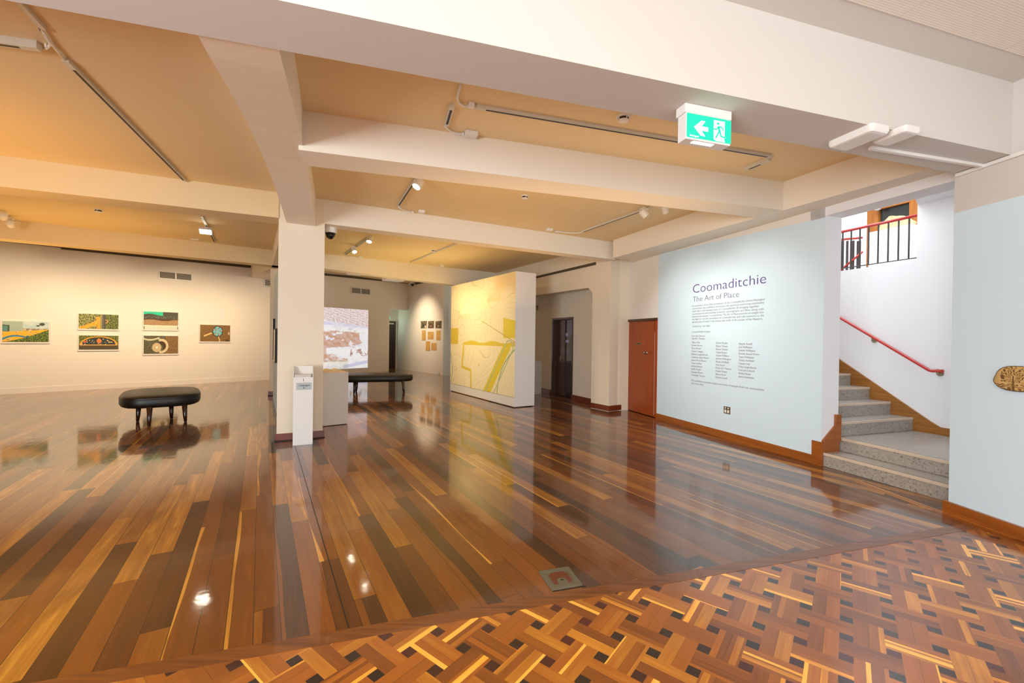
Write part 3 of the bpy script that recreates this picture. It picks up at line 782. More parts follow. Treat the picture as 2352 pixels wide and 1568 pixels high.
# small prints and letters on the far wall
ur3, nr3 = V(ur.x, ur.y, 0), V(nr.x, nr.y, 0)
def aerial(o):
    def f(a, b):
        v = nz(a, b, 6, o)+.6*nz(a, b, 16, o+2)
        c = mixc((45, 42, 18), (160, 125, 75), max(0, min(1, .45+.9*v)))
        if o == 1 and math.hypot(a-.45, b-.35) < .2+.1*nz(a, b, 9): return (25, 25, 15)
        if o == 1 and math.hypot(a-.8, b-.2) < .2: return (205, 180, 140)
        if o > 1 and abs(math.hypot(a-.5, b-.35)-.25) < .05: return (50, 35, 12)
        if o > 1 and math.hypot(a-.5, b-.25) < .16: return (180, 120, 45)
        return c
    return f
def letter(o):
    def f(a, b):
        if .1 < a < .9 and .08 < b < .92 and (b*16) % 1 < .4 and nz(a, b*3, 24, o) > 0: return (188, 140, 62)
        return mixc((220, 178, 100), (206, 158, 80), .5+nz(a, b, 3, o))
    return f
small = [
 ((966.5, 737, 980, 753.5), aerial(1), 'small square aerial photograph with a dark pond, leftmost of the top row', 'photograph'),
 ((983, 737, 996.5, 753.5), aerial(2), 'small square aerial photograph, middle one of the top row', 'photograph'),
 ((1000, 737, 1014, 753.5), aerial(3), 'small square aerial photograph with reddish tint, rightmost of the top row', 'photograph'),
 ((969, 758, 977.5, 781.5), letter(1), 'narrow aged letter sheet at the left of the middle row', 'letter'),
 ((982.5, 761.5, 995.5, 779), letter(2), 'squarish aged letter sheet in the centre of the middle row', 'letter'),
 ((1002, 758.5, 1011.5, 781), letter(3), 'narrow aged letter sheet at the right of the middle row', 'letter'),
 ((978, 783.5, 987.5, 805.5), letter(4), 'narrow aged letter sheet at the left of the bottom row', 'letter'),
 ((990.5, 787, 1002.5, 804), letter(5), 'squarish aged document at the right of the bottom row', 'letter')]
for (x0, y0, x1, y1), fn, lab, cat in small:
    # picture wall runs rA -> rB (right to left in view); its room side is -nr3 side? choose the side facing the eye
    sgn = -1 if (Vector((0, 0))-rA).dot(nr) < 0 else 1
    sa, sb2 = wl(x0, (y0+y1)/2, rA, rB, .01*sgn)[0], wl(x1, (y0+y1)/2, rA, rB, .01*sgn)[0]
    za, zb2 = wl((x0+x1)/2, y1, rA, rB, .01*sgn)[1], wl((x0+x1)/2, y0, rA, rB, .01*sgn)[1]
    P = V(rA.x, rA.y, 0)+ur3*sa+nr3*(.01*sgn)+UP*za
    o = painted('aerial_photograph' if cat == 'photograph' else 'old_letter', P, -ur3, UP, sa-sb2, zb2-za, fn, 40, 40, 'print', None, .008, nr3*sgn)
    tag(o, lab, cat, 'small prints and letters on the far wall')

# ---- mural wall (movable display wall)
mA, mB, mC = fl(1034, 897.5), fl(1181, 936.5), fl(1225, 932)
um = (mB-mA).normalized(); lm = (mB-mA).length
nm_ = Vector((um.y, -um.x))
wdt = abs((mC-mB).dot(nm_))
if (mC-mB).dot(nm_) < 0: nm_ = -nm_
zt_ = (ht(1188, 623, mB)+ht(1037, 657, mA))/2
root = empty('display_wall', (mB.x, mB.y, 0), 'tall thick free-standing white wall whose lit face carries a yellow contour map drawing', 'display wall')
iv = local(root)
MB().prism([mA, mB, mB+nm_*wdt, mA+nm_*wdt], .02, zt_).build('body', 'plinth', root, inv=iv)
MB().prism([mA+um*.02+nm_*.03, mB-um*.03+nm_*.03, mB-um*.03+nm_*(wdt-.03), mA+um*.02+nm_*(wdt-.03)], 0, .02).build('base_gap', 'black', root, inv=iv)
def mural(a, b):
    H = b*zt_; X = a*lm
    base = (244, 232, 190)
    w = 1.7*nz(a, b, 1.6, 3)+.6*nz(a, b, 4, 5)
    cx = math.sin((w*9+math.hypot(a-.45, (b-.55)*.8)*14)*2.2)
    c = base
    if abs(cx) < .10: c = (222, 206, 150)
    if a < .145 and .405 < b < .565: c = (218, 192, 60)
    if .40 < b < .435+.01*math.sin(a*20) and a > .245: c = (222, 200, 70)
    if a > .85 and .47 < b < .64-.2*(a-.85): c = (228, 206, 70)
    if abs(a-(.245-.03*(.41-b)/.2)) < .018 and .20 < b < .41 and False: c = (222, 200, 80)
    if seg_d((.25, .41), (.225, .185), a, b) < .014 or seg_d((.225, .185), (.37, .165), a, b) < .014: c = (224, 202, 80)
    if seg_d((.38, .16), (.385, -.0), a, b) < .012: c = (226, 206, 90)
    d = seg_d((.90, .40), (.62, -.02), a, b)
    if d < .045 and b < .42: c = (226, 204, 60)
    if abs(seg_d((.93, .40), (.66, -.02), a, b)-.05) < .006 and b > 0: c = (190, 200, 150)
    if abs(math.hypot((a-1.25), b+.02)-.47) < .006: c = (170, 185, 140)
    if abs(a-(.015+.025*math.sin(b*12))) < .005 and b < .36: c = (150, 170, 140)
    if a > .62 and b > .78: c = mixc(c, (238, 205, 140), max(0, .8*nz(a, b, 6, 7)+.3))
    if seg_d((.55, .62), (1.0, .44), a, b) < .003: c = (190, 165, 90)
    return c
P = V(mA.x, mA.y, .24)
painted('mural_drawing', P-V(nm_.x, nm_.y, 0)*.003, V(um.x, um.y, 0), UP, lm-.0, zt_-.24, mural, 300, 280, 'mural', root, .002, -V(nm_.x, nm_.y, 0), iv)
MB().prism([mA-nm_*.004, mB-nm_*.004, mB, mA], .235, .240).build('seam', 'darkgap', root, inv=iv)

# ---- lettering
FONT = None
def text_mesh(body, size, P, u, nrm, m, name, parent=None, iv=None, align='LEFT', width=None, offset=0.0, ext=.0008, height=None, spacing=1.0):
    cu = bpy.data.curves.new(name, 'FONT'); cu.body = body; cu.size = size; cu.align_x = align
    cu.extrude = ext; cu.offset = offset; cu.resolution_u = 3; cu.space_line = spacing
    ob = bpy.data.objects.new('t', cu); COL.objects.link(ob)
    bpy.context.view_layer.update()
    me = bpy.data.meshes.new_from_object(ob.evaluated_get(bpy.context.evaluated_depsgraph_get()))
    bpy.data.objects.remove(ob)
    me.name = name
    xs = [v.co.x for v in me.vertices]; ys = [v.co.y for v in me.vertices]
    fx = 1.0
    if width and xs: fx = width/(max(xs)-min(xs))
    x0 = min(xs) if align == 'LEFT' else 0
    R = Matrix(((u.x, 0, nrm.x, P.x), (u.y, 0, nrm.y, P.y), (0, 1, 0, P.z), (0, 0, 0, 1)))
    me.transform(R @ Matrix.Diagonal((fx, 1, 1, 1)) @ Matrix.Translation((-x0, 0, 0)))
    if iv is not None: me.transform(iv)
    me.materials.clear(); me.materials.append(M[m])
    for p in me.polygons: p.material_index = 0
    o = bpy.data.objects.new(name, me); COL.objects.link(o)
    if parent: o.parent = parent
    return o
uW3 = V(uW.x, uW.y, 0); nW3 = V(uW.y, -uW.x, 0)        # room side
def wtext(body, x, y, yb, m, name, par, x1=None, cap=.714, offset=0, spacing=1.0, xh=False):
    """cap-height text: baseline at (x,y), top of capitals at yb, right end at x1"""
    s, z = wl(x, y, A0, B0w, -.006); z2 = wl(x, yb, A0, B0w, -.006)[1]
    size = (z2-z)/cap
    P = V(A0.x, A0.y, 0)+uW3*s+nW3*.006+UP*z
    w = None
    if x1 is not None: w = wl(x1, y, A0, B0w, -.006)[0]-s
    return text_mesh(body, size, P, uW3, nW3, m, name, par, local(par), width=w, offset=offset*size, spacing=spacing)
s_, z_ = wl(1590, 900, A0, B0w)
root = empty('exhibition_lettering', tuple(V(A0.x, A0.y, 0)+uW3*s_+UP*z_), 'exhibition title, introduction and name columns in violet and grey vinyl on the pale blue wall', 'lettering')
wtext('Coomaditchie', 1591.5, 673, 653, 'violet', 'title_text', root, 1759, offset=-.012)
wtext('The Art of Place', 1591.5, 693, 681, 'greytext', 'subtitle_text', root, 1697, offset=-.012)
para = ['In celebration of the 30th anniversary of the Coomaditchie United Aboriginal', 'Corporation this exhibition showcases the generous and loving community',
        'spirit that is the beating heart of Coomaditchie. By bringing together', 'commissioned and existing artworks, photographs and films, along with',
        'historical documents, Coomaditchie: The Art of Place provides an insight into', 'the fight for and the foundation of Coomaditchie, and calls attention to the',
        'spiritual place it holds in the hearts and minds of the people of the Illawarra.']
ends = [1756, 1755, 1743, 1754, 1754, 1755, 1752]
def block(lines, x, y0, y1, caph, m, name, ends=None):
    """lines of text, first baseline y0, last y1, each line a part"""
    s, z0 = wl(x, y0, A0, B0w, -.006); z1 = wl(x, y1, A0, B0w, -.006)[1]
    zc = wl(x, y0-caph, A0, B0w, -.006)[1]; size = (zc-z0)/.714
    for k, ln in enumerate(lines):
        z = z0+(z1-z0)*k/max(1, len(lines)-1)
        P = V(A0.x, A0.y, 0)+uW3*s+nW3*.006+UP*z
        w = wl(ends[k], y0, A0, B0w, -.006)[0]-s if ends and ends[k] else None
        text_mesh(ln, size, P, uW3, nW3, m, name, root, local(root), width=w)
block(para, 1590, 704.5, 741, 4.0, 'paletext', 'introduction_text', ends)
block(['Curated by Tess Allas'], 1590, 751, 751, 4.0, 'paletext', 'curator_text', [1631])
block(['Coomaditchie Artists'], 1589, 763.5, 763.5, 4.0, 'paletext', 'artists_heading_text', [1631])
block(['Lorraine Brown', 'Narelle Thomas'], 1589, 773, 779, 4.0, 'paletext', 'artist_names_text', [1619, 1619])
c1_ = ['Allison Day', 'Dereke Brown', 'Shane Brown', 'Donna Castagna', 'Meahala Langlo-Brown', 'Cameron Langlo-Brown', 'Jessica Mook-Brown', 'Tynan Lenihan', 'Lorshae Brown', 'Laylah Moylan', 'Dee-Jaye Brown', 'Taewaakia Thomas']
c2_ = ['Robert Moylan', 'Kilarni Thomas', 'Karina Thomas', 'Taylen Brown', 'Amahri Williams', 'Jahkobi Wellington', 'Nicole Archibald', 'Sarai Storer', "Kristy (Lil') Thomas", 'Maleah Moylan', 'Shayne Mook', 'Rynahn Russell']
c3_ = ['Ekeysha Russell', 'Jack Wellington', 'Jahkobi Wellington', 'Emmett (Junior) Brown', 'Tyson Wellington', 'Tristian Archibald', 'Tayanna Gatt', 'Kolby Langlo-Brown', 'Courtney Lobrock', 'Shelley Hinton', 'Jamira Pemberton']
block(c1_, 1588.5, 787.5, 862, 4.0, 'paletext', 'name_text')
block(c2_, 1644.5, 789, 867.5, 4.1, 'paletext', 'name_text')
block(c3_, 1697, 791, 866, 4.2, 'paletext', 'name_text')
block(['This exhibition contains images and voices of people from our communities', 'who have died.'], 1587.5, 874.5, 881, 3.9, 'paletext', 'notice_text', [1755, 1616])

# power outlet
def plate(name, x0, y0, x1, y1, A, B, off, lab, cat, m='steel', toggles=True):
    sgn = -1 if off < 0 else 1
    sa, za = wl(x0, y1, A, B, off); sb3, zb3 = wl(x1, y0, A, B, off)
    u = (Vector(B)-Vector(A)).normalized(); n = Vector((-u.y, u.x))
    C_ = Vector(A)+u*((sa+sb3)/2)
    root = empty(name, (C_.x, C_.y, (za+zb3)/2), lab, cat); iv = local(root)
    q = [V(*(Vector(A)+u*s2_), z2_) for s2_, z2_ in ((sa, za), (sb3, za), (sb3, zb3), (sa, zb3))]
    n3 = V(n.x, n.y, 0)
    MB().extr([p+n3*0 for p in q], n3*off).build('plate', m, root, bevel=.002, inv=iv)
    if toggles:
        for f0, f1 in ((.14, .42), (.58, .86)):
            t_ = [q[0].lerp(q[1], f0), q[0].lerp(q[1], f1)]
            a_, b_ = t_[0]+UP*(zb3-za)*.12, t_[1]+UP*(zb3-za)*.12
            MB().extr([a_+n3*off, b_+n3*off, b_+n3*off+UP*(zb3-za)*.4, a_+n3*off+UP*(zb3-za)*.4], n3*off*.3).build('socket', 'plastic', root, inv=iv)
            a_, b_ = t_[0].lerp(t_[1], .25)+UP*(zb3-za)*.68, t_[0].lerp(t_[1], .75)+UP*(zb3-za)*.68
            MB().extr([a_+n3*off, b_+n3*off, b_+n3*off+UP*(zb3-za)*.2, a_+n3*off+UP*(zb3-za)*.2], n3*off*.5).build('switch', 'plastic', root, inv=iv)
    return root
plate('power_outlet', 1662, 935, 1677, 948, A0, B0w, -.012, 'brass double power outlet low on the pale blue text wall', 'outlet')
plate('power_outlet', 1005, 855.5, 1009.5, 860.5, rA, rB, .02, 'tiny grey outlet at the foot of the far picture wall', 'outlet', 'trackm', False)

# ---- catalogue stand and catalogues
a_, b_ = fl(672, 1023.5), fl(718, 1019.5)
u_ = (b_-a_).normalized(); n_ = Vector((-u_.y, u_.x)); w_ = (b_-a_).length; dp = .17
zt1_ = ht(676, 845, a_); zt0_ = ht(676, 862, a_)
root = empty('catalogue_stand', (a_.x, a_.y, 0), 'narrow white catalogue dispenser post standing in front of the column', 'stand'); iv = local(root)
th = .008
MB().prism([a_, b_, b_+n_*dp, a_+n_*dp], 0, zt0_-.03).build('body', 'plinth', root, bevel=.002, inv=iv)
MB().prism(side(a_+n_*(dp-th), b_+n_*(dp-th), th), zt0_-.03, zt1_+.02).build('back_panel', 'plinth', root, inv=iv)
def cheek_(P, name='side_panel'):
    q = [V(*P, zt0_-.03), V(*(P+n_*dp), zt0_-.03), V(*(P+n_*dp), zt1_+.02), V(*(P+n_*dp*.55), zt1_+.01), V(*P, zt0_+.015)]
    return MB().extr(q, V(u_.x, u_.y, 0)*th).build(name, 'plinth', root, inv=iv)
cheek_(a_); cheek_(b_-u_*th)
sz = ht(697, 872, a_+u_*w_/2)
MB().prism(side(a_+u_*(w_/2-.003)-n_*.002, a_+u_*(w_/2+.003)-n_*.002, .004), sz-.02, sz+.018).build('coin_slot', 'black', root, inv=iv)
lz0, lz1 = ht(680, 895.5, a_), ht(680, 879, a_)
la, lb = a_+u_*.04, a_+u_*(w_-.02)
MB().prism(side(la-n_*.002, lb-n_*.002, .002), lz0, lz1).build('label_card', 'label', root, inv=iv)
u3, n3f = V(u_.x, u_.y, 0), V(-n_.x, -n_.y, 0)
cm = (la+lb)/2
text_mesh('Catalogue', .036, V(cm.x, cm.y, lz0+(lz1-lz0)*.52)+n3f*.004, u3, n3f, 'ink', 'label_text', root, iv, align='CENTER')
text_mesh('$3', .028, V(cm.x, cm.y, lz0+(lz1-lz0)*.18)+n3f*.004, u3, n3f, 'ink', 'price_text', root, iv, align='CENTER')
zc0 = zt0_-.03
for k in range(5):
    jx = random.uniform(-.006, .006)
    c = MB(); p0 = a_+u_*(.016+jx)+n_*(.004+k*.001)
    c.prism([p0, p0+u_*(w_-.045), p0+u_*(w_-.045)+n_*(dp-.03), p0+n_*(dp-.03)], zc0+.001+k*.0075, zc0+.0075+k*.0075)
    o = c.build('catalogue_booklet', 'pinkpaper' if k % 2 else 'paper')
    tag(o, ['pale booklet at the bottom of the stack in the stand', 'pink booklet second from the bottom of the stack in the stand', 'pale booklet in the middle of the stack in the stand', 'pink booklet second from the top of the stack in the stand', 'pale booklet lying on top of the stack in the stand'][k], 'booklet', 'catalogues in the stand')

# ---- display plinth with glass cover, open book
a_, b_ = fl(738, 980), fl(799, 973.5)
u_ = (b_-a_).normalized(); n_ = Vector((-u_.y, u_.x)); w_ = (b_-a_).length
a0_ = a_-u_*.12; dp = .55
zp = ht(799, 854, b_); zg = ht(799, 829.5, b_)
root = empty('display_plinth', (a0_.x, a0_.y, 0), 'white box plinth carrying a clear case, half behind the column', 'plinth'); iv = local(root)
MB().prism([a0_, b_, b_+n_*dp, a0_+n_*dp], .01, zp).build('body', 'plinth', root, bevel=.003, inv=iv)
MB().prism([a0_+u_*.02+n_*.02, b_-u_*.02+n_*.02, b_+n_*(dp-.02)-u_*.02, a0_+u_*.02+n_*(dp-.02)], 0, .01).build('base_gap', 'black', root, inv=iv)
gm, gt, gb = mat('clear_acrylic'); M['glass'] = gm
for n0_ in list(gt.nodes):
    if n0_.type != 'OUTPUT_MATERIAL': gt.nodes.remove(n0_)
tr_ = N(gt, 'ShaderNodeBsdfTransparent'); gl_ = N(gt, 'ShaderNodeBsdfGlossy'); gl_.inputs['Roughness'].default_value = .03; lw_ = N(gt, 'ShaderNodeLayerWeight'); lw_.inputs[0].default_value = .5; fr_ = N(gt, 'ShaderNodeMath'); fr_.operation = 'MULTIPLY_ADD'; fr_.inputs[1].default_value = .22; fr_.inputs[2].default_value = .02; pw_ = N(gt, 'ShaderNodeMath'); pw_.operation = 'POWER'; pw_.inputs[1].default_value = 5; gt.links.new(lw_.outputs['Facing'], pw_.inputs[0]); gt.links.new(pw_.outputs[0], fr_.inputs[0])
mxs = N(gt, 'ShaderNodeMixShader'); gt.links.new(fr_.outputs[0], mxs.inputs[0]); gt.links.new(tr_.outputs[0], mxs.inputs[1]); gt.links.new(gl_.outputs[0], mxs.inputs[2])
gt.links.new(mxs.outputs[0], [x for x in gt.nodes if x.type == 'OUTPUT_MATERIAL'][0].inputs[0]); tr_.inputs[0].default_value = (.99, .985, .965, 1)
root = empty('glass_case', (a0_.x, a0_.y, zp), 'clear acrylic cover box on the white plinth beside the column', 'display case'); iv = local(root)
t_ = .006
cs = [(a0_, b_), (b_, b_+n_*dp), (b_+n_*dp, a0_+n_*dp), (a0_+n_*dp, a0_)]
g_ = MB()
for p_, q_ in cs: g_.prism(side(p_, q_, t_), zp+.001, zg)
g_.prism([a0_, b_, b_+n_*dp, a0_+n_*dp], zg, zg+t_)
g_.build('acrylic_cover', 'glass', root, inv=iv)
MB().prism([a0_+u_*.012+n_*.012, b_-u_*.012+n_*.012, b_-u_*.012+n_*(dp-.012), a0_+u_*.012+n_*(dp-.012)], zp+.001, zp+.004).build('base_liner', 'oldpaper', root, inv=iv)
# open book
M['cream'] = simple('cream_pages', (.80, .66, .38, 1), .7)
bk0 = b_-u_*.40+n_*.08
root = empty('open_book', (bk0.x, bk0.y, zp+.004), 'thick open book with aged pages inside the glass case', 'book'); iv = local(root)
def page(x0, x1, flip):
    q = []
    for k in range(9):
        f = k/8; x = x0+(x1-x0)*f; h = .014+.040*math.sin(math.pi*min(1, (f if not flip else 1-f)*.9+.08))
        q.append(V(*(bk0+u_*x), zp+.005+h))
    q += [V(*(bk0+u_*x1), zp+.005), V(*(bk0+u_*x0), zp+.005)]
    return MB().extr(q, V(n_.x, n_.y, 0)*.21).build('page_block', 'cream', root, inv=iv)
page(0, .155, True); page(.155, .31, False)
MB().prism([bk0-u_*.008-n_*.006, bk0+u_*.318-n_*.006, bk0+u_*.318+n_*.216, bk0-u_*.008+n_*.216], zp+.0042, zp+.005).build('cover', 'oldpaper', root, inv=iv)
M['greenpaper'] = simple('green_sheet', (.30, .42, .18, 1), .7)
o = MB().prism([a0_+u_*.02+n_*.36, a0_+u_*.26+n_*.36, a0_+u_*.26+n_*.5, a0_+u_*.02+n_*.5], zp+.0045, zp+.0055).build('green_leaflet', 'greenpaper')
tag(o, 'flat green leaflet lying behind the open book inside the case', 'leaflet')

# plinth behind the mural wall
a_ = fl(1226, 905.5); b_ = fl(1243.5, 904); u_ = (b_-a_).normalized(); n_ = Vector((-u_.y, u_.x))
zp2 = ht(1243, 829, b_)
o = MB().prism([a_-u_*.3, b_, b_+n_*.14, a_-u_*.3+n_*.14], 0, zp2).build('display_plinth', 'plinth', bevel=.003)
tag(o, 'shadowed cream box plinth in the recess, partly behind the mural wall', 'plinth')

# ---- benches
def bench(loc, az_, length, depth, label, legs, zs=.30, zt=.505):
    root = empty('upholstered_bench', (loc[0], loc[1], 0), label, 'bench', rz=math.radians(90-az_), group='black leather gallery benches')
    # cushion: rounded-rectangle plan with bulging sides, gently domed top
    def ring(sx, sy, z, r):
        pts = []
        for k in range(48):
            t = 2*math.pi*k/48; c, s = math.cos(t), math.sin(t)
            e = 2/3.6
            pts.append(V(math.copysign(abs(c)**e, c)*sx, math.copysign(abs(s)**e, s)*sy, z))
        return pts
    hx, hy = length/2, depth/2
    prof_ = [(.93, zs), (.975, zs+.02), (1.0, zs+.06), (1.0, zt-.055), (.992, zt-.045), (.996, zt-.038), (.985, zt-.015), (.94, zt), (.8, zt+.014), (.5, zt+.024), (.2, zt+.028)]
    mb = MB(); rings = []
    for f, z in prof_:
        ins = (1-f)*hy*1.2
        rings.append([mb.bm.verts.new(p) for p in ring(hx-ins if f > .9 else hx*f, hy-ins if f > .9 else hy*f, z, 0)])
    for A, B in zip(rings, rings[1:]):
        for i in range(48): mb.bm.faces.new((A[i], A[(i+1) % 48], B[(i+1) % 48], B[i]))
    mb.bm.faces.new(rings[0][::-1]); mb.bm.faces.new(rings[-1])
    c = mb.build('cushion', 'leather', root, smooth=True)
    # welt seam
    mb = MB(); mb.tube([p for p in ring(hx-.001, hy-.001, zt-.046, 0)]+[ring(hx-.001, hy-.001, zt-.046, 0)[0]], .005, 6).build('welt', 'leather', c, smooth=True)
    mb = MB(); mb.tube([V(-hx*.05, -.12, zt+.024), V(0, .0, zt+.0255), V(hx*.05, .12, zt+.024)], [.001, .004, .001], 6).build('crease', 'black', c)
    M2 = local(root)
    for L_ in legs:
        q = M2 @ V(L_[0], L_[1], 0); x, y = q.x, q.y
        l = MB(); l.tube([V(x*.96, y*.96, zs+.03), V(x*.98, y*.98, .12), V(x, y, .012)], [.043, .033, .023], 12)
        l = l.build('leg', 'darkwood', root, smooth=True)
        MB().lathe((x, y, 0), [(.021, 0), (.021, .012)], 12).build('glide', 'black', l)
    return root
lg = [fl(316, 968), fl(342, 979), fl(394, 962), fl(426, 968.5)]
cx_ = sum((p.x for p in lg))/4; cy_ = sum((p.y for p in lg))/4
bench((-6.74, 8.33), -38, 1.72, 1.20, 'short black leather bench standing by itself in the left bay', lg, zs=.30, zt=.50)
lg2 = [fl(813, 905), fl(928, 903)]
bc = (lg2[0]+lg2[1])/2
bb_ = V(bc.x-.28, bc.y+.30); lu = (lg2[1]-lg2[0]).normalized(); ln_ = Vector((-lu.y, lu.x))
bench((bb_.x, bb_.y), 72, 2.25, 1.0, 'long black leather bench behind the plinth, facing the projected film', [lg2[0], lg2[1], lg2[0]+ln_*.62, lg2[1]+ln_*.62], zs=.34, zt=.52)

# ---- projected film on the wall
uq3, nq3 = V(uq.x, uq.y, 0), V(nq.x, nq.y, 0)
sL = wl(700, 760, qA, qB, -.006)[0]; sR = wl(845.5, 760, qA, qB, -.006)[0]
ztp = wl(846, 712, qA, qB, -.006)[1]; zbp = wl(845, 844, qA, qB, -.006)[1]
vis0 = wl(738, 760, qA, qB, -.006)[0]
def fbm(x, y, o, n=5):
    v, a_ = 0.0, 1.0
    for k in range(n):
        v += a_*noise.noise(Vector((x, y, o+k*3.1))); x *= 2.05; y *= 2.05; a_ *= .62
    return v
def film(a, b):
    x = (a-(vis0-sL)/(sR-sL))/(1-(vis0-sL)/(sR-sL)); y = b
    blue_, wht, brn, br2 = (208, 212, 238), (234, 243, 251), (206, 182, 176), (196, 160, 138)
    f = fbm(x*9, y*16, 2); e = .03*fbm(x*5, y*5, 7)
    def sm_(t): return max(0.0, min(1.0, t))
    if y > .80-.10*x+e*.4:      # town and fields
        return mixc(brn, (226, 230, 246), sm_(.55+1.1*fbm(x*26+y*9, y*60, 1, 3)+.25*math.sin((y+x*.25)*140)))
    if y > .70-.06*x+e*.5: return mixc(blue_, wht, sm_(.25+.5*f)) if abs(y-.755+.05*x) < .03 else mixc(wht, blue_, sm_(.2+f))
    if y > .635-.03*x+e: return mixc(wht, brn, sm_(-.2+1.6*f))
    if y > .36+e:
        if x > .80 and y > .50-.9*(x-.8)+e: return mixc(wht, blue_, sm_(.2+.4*f))
        g_ = fbm(x*3.4, y*6.2, 12)
        if g_ > .42: return mixc(wht, blue_, sm_(.3+f))
        return mixc(brn, br2, sm_(.5+.55*math.sin((y+x*.42+.10*fbm(x*3, y*3, 5))*60)+.5*f))
    if y > .17+e*.5:
        if y < .17+.33*max(0, .42-x)+e: return mixc(br2, (226, 226, 236), sm_(.4+f))
        if x > .6 and .2 < y < .33 and fbm(x*9, y*12, 8) > .12: return mixc(brn, (150, 120, 100), sm_(.5+f))
        if x < .1: return brn
        return mixc(wht, (198, 204, 230), sm_(-.25+1.2*fbm(x*22, y*34, 3, 3)))
    if y > .12 and x < .55: return mixc(br2, (225, 226, 236), sm_(.45+1.2*f))
    if x > .45 and abs(y-(.03+.14*(x-.45))) < .028: return (200, 206, 236)
    return mixc((238, 244, 250), (214, 222, 240), sm_(.2+f))
P = V(qA.x, qA.y, 0)+uq3*sL-nq3*.006+UP*zbp
o = painted('projected_film', P, uq3, UP, sR-sL, ztp-zbp, film, 300, 300, 'projection', None, .004, -nq3)
tag(o, 'bright projected aerial film of snowy and brown terrain on the far wall', 'projection')

# ---- wall screens edge-on behind the column
for k, (d0_, d1_, z0_, z1_, lab) in enumerate(((.25, 1.15, 1.05, 2.0, 'black television mounted on the side wall behind the column, the farther one'), (1.75, 2.6, 1.05, 1.75, 'black television mounted on the side wall, nearest the column'))):
    p0, p1 = tvA+tvu*d0_, tvA+tvu*d1_
    n_ = tvn if (Vector((-9, 8))-tvA).dot(tvn) > 0 else -tvn
    root = empty('television', (p0.x, p0.y, z0_), lab, 'television', group='televisions on the side wall'); iv = local(root)
    w3 = V(n_.x, n_.y, 0)
    MB().extr([V(*p0, z0_), V(*p1, z0_), V(*p1, z1_), V(*p0, z1_)], w3*.045).build('casing', 'black', root, bevel=.004, inv=iv)
    MB().extr([V(*(p0+tvu*.015), z0_+.015)+w3*.045, V(*(p1-tvu*.015), z0_+.015)+w3*.045, V(*(p1-tvu*.015), z1_-.015)+w3*.045, V(*(p0+tvu*.015), z1_-.015)+w3*.045], w3*.003).build('screen', 'glassblack', root, inv=iv)

# ---- doors
def recess_mat(): pass
# door on the right wall (red-brown), slightly open leaf and narrow side leaf
root = empty('wooden_door', (D0.x, D0.y, 0), 'red-brown veneered door with a brass knob beside the pale blue wall', 'door'); iv = local(root)
nD = Vector((-uD.y, uD.x))             # into the wall
def dquad(s0, s1, z0, z1, off, thick, name, m, par, ivx, A=D0, u=uD, n=nD, bevel=.002):
    p = A+u*s0+n*off; q = A+u*s1+n*off
    return MB().prism([p, q, q+n*thick, p+n*thick], z0, z1).build(name, m, par, inv=ivx, bevel=bevel)
LDr = LD
dquad(0, .075, 0, dz, -.012, .14, 'jamb', 'jamb', root, iv)
dquad(LDr-.02, LDr, 0, dz, -.012, .14, 'jamb', 'door2', root, iv)
dquad(0, LDr, dz-.05, dz, -.014, .15, 'head_frame', 'jamb', root, iv)
sp1 = wl(1500.5, 850, D0, A0)[0]
leaf = dquad(.078, sp1-.012, .012, dz-.052, .02, .04, 'door_leaf', 'door', root, iv)
dquad(sp1+.014, LDr-.02, .012, dz-.052, .015, .04, 'side_leaf', 'door2', root, iv)
dquad(sp1-.010, sp1+.012, .012, dz-.052, .05, .02, 'gap', 'jamb', root, iv)
dquad(sp1+.003, sp1+.009, .05, dz-.3, .018, .004, 'edge_strip', 'plastic', root, iv)
pk = wl(1486, 810, D0, A0, .02)
kp = V(*(D0+uD*pk[0]+nD*.02), pk[1])
nD3 = V(-nD.x, -nD.y, 0)
MB().tube([kp, kp+nD3*.012, kp+nD3*.012, kp+nD3*.05, kp+nD3*.055, kp+nD3*.085, kp+nD3*.095], [.03, .03, .012, .012, .027, .03, .012], 16).build('knob', 'steel', leaf, smooth=True, inv=iv)
pp0, pp1 = wl(1460, 791, D0, A0, .02), wl(1473, 787, D0, A0, .02)
MB().prism([D0+uD*pp0[0]+nD*.018, D0+uD*pp1[0]+nD*.018, D0+uD*pp1[0]+nD*.021, D0+uD*pp0[0]+nD*.021], pp0[1], pp1[1]).build('name_plate', 'steel', leaf, inv=iv)
mid = (pp0[0]+pp1[0])/2
MB().prism([D0+uD*(pp0[0]+.03)+nD*.016, D0+uD*(pp1[0]-.03)+nD*.016, D0+uD*(pp1[0]-.03)+nD*.0185, D0+uD*(pp0[0]+.03)+nD*.0185], pp0[1]+.012, pp1[1]-.010).build('plate_lettering', 'ink', leaf, inv=iv)
# dark door in the recess
ue = (e1-e0).normalized(); ne = Vector((-ue.y, ue.x))
dl0 = e0+ue*dl
root = empty('dark_door', (dl0.x, dl0.y, 0), 'very dark door with small plates standing in the shaded recess', 'door'); iv = local(root)
dw = dr_-dl
kw = dict(A=dl0, u=ue, n=ne)
dquad(0, .06, 0, dt, -.012, .2, 'jamb', 'jamb', root, iv, **kw)
dquad(dw-.05, dw, 0, dt, -.012, .2, 'jamb', 'jamb', root, iv, **kw)
dquad(0, dw, dt-.055, dt, -.014, .2, 'head_frame', 'jamb', root, iv, **kw)
M['darkdoor'] = simple('near_black_veneer', (.022, .012, .014, 1), .22, coat=.5)
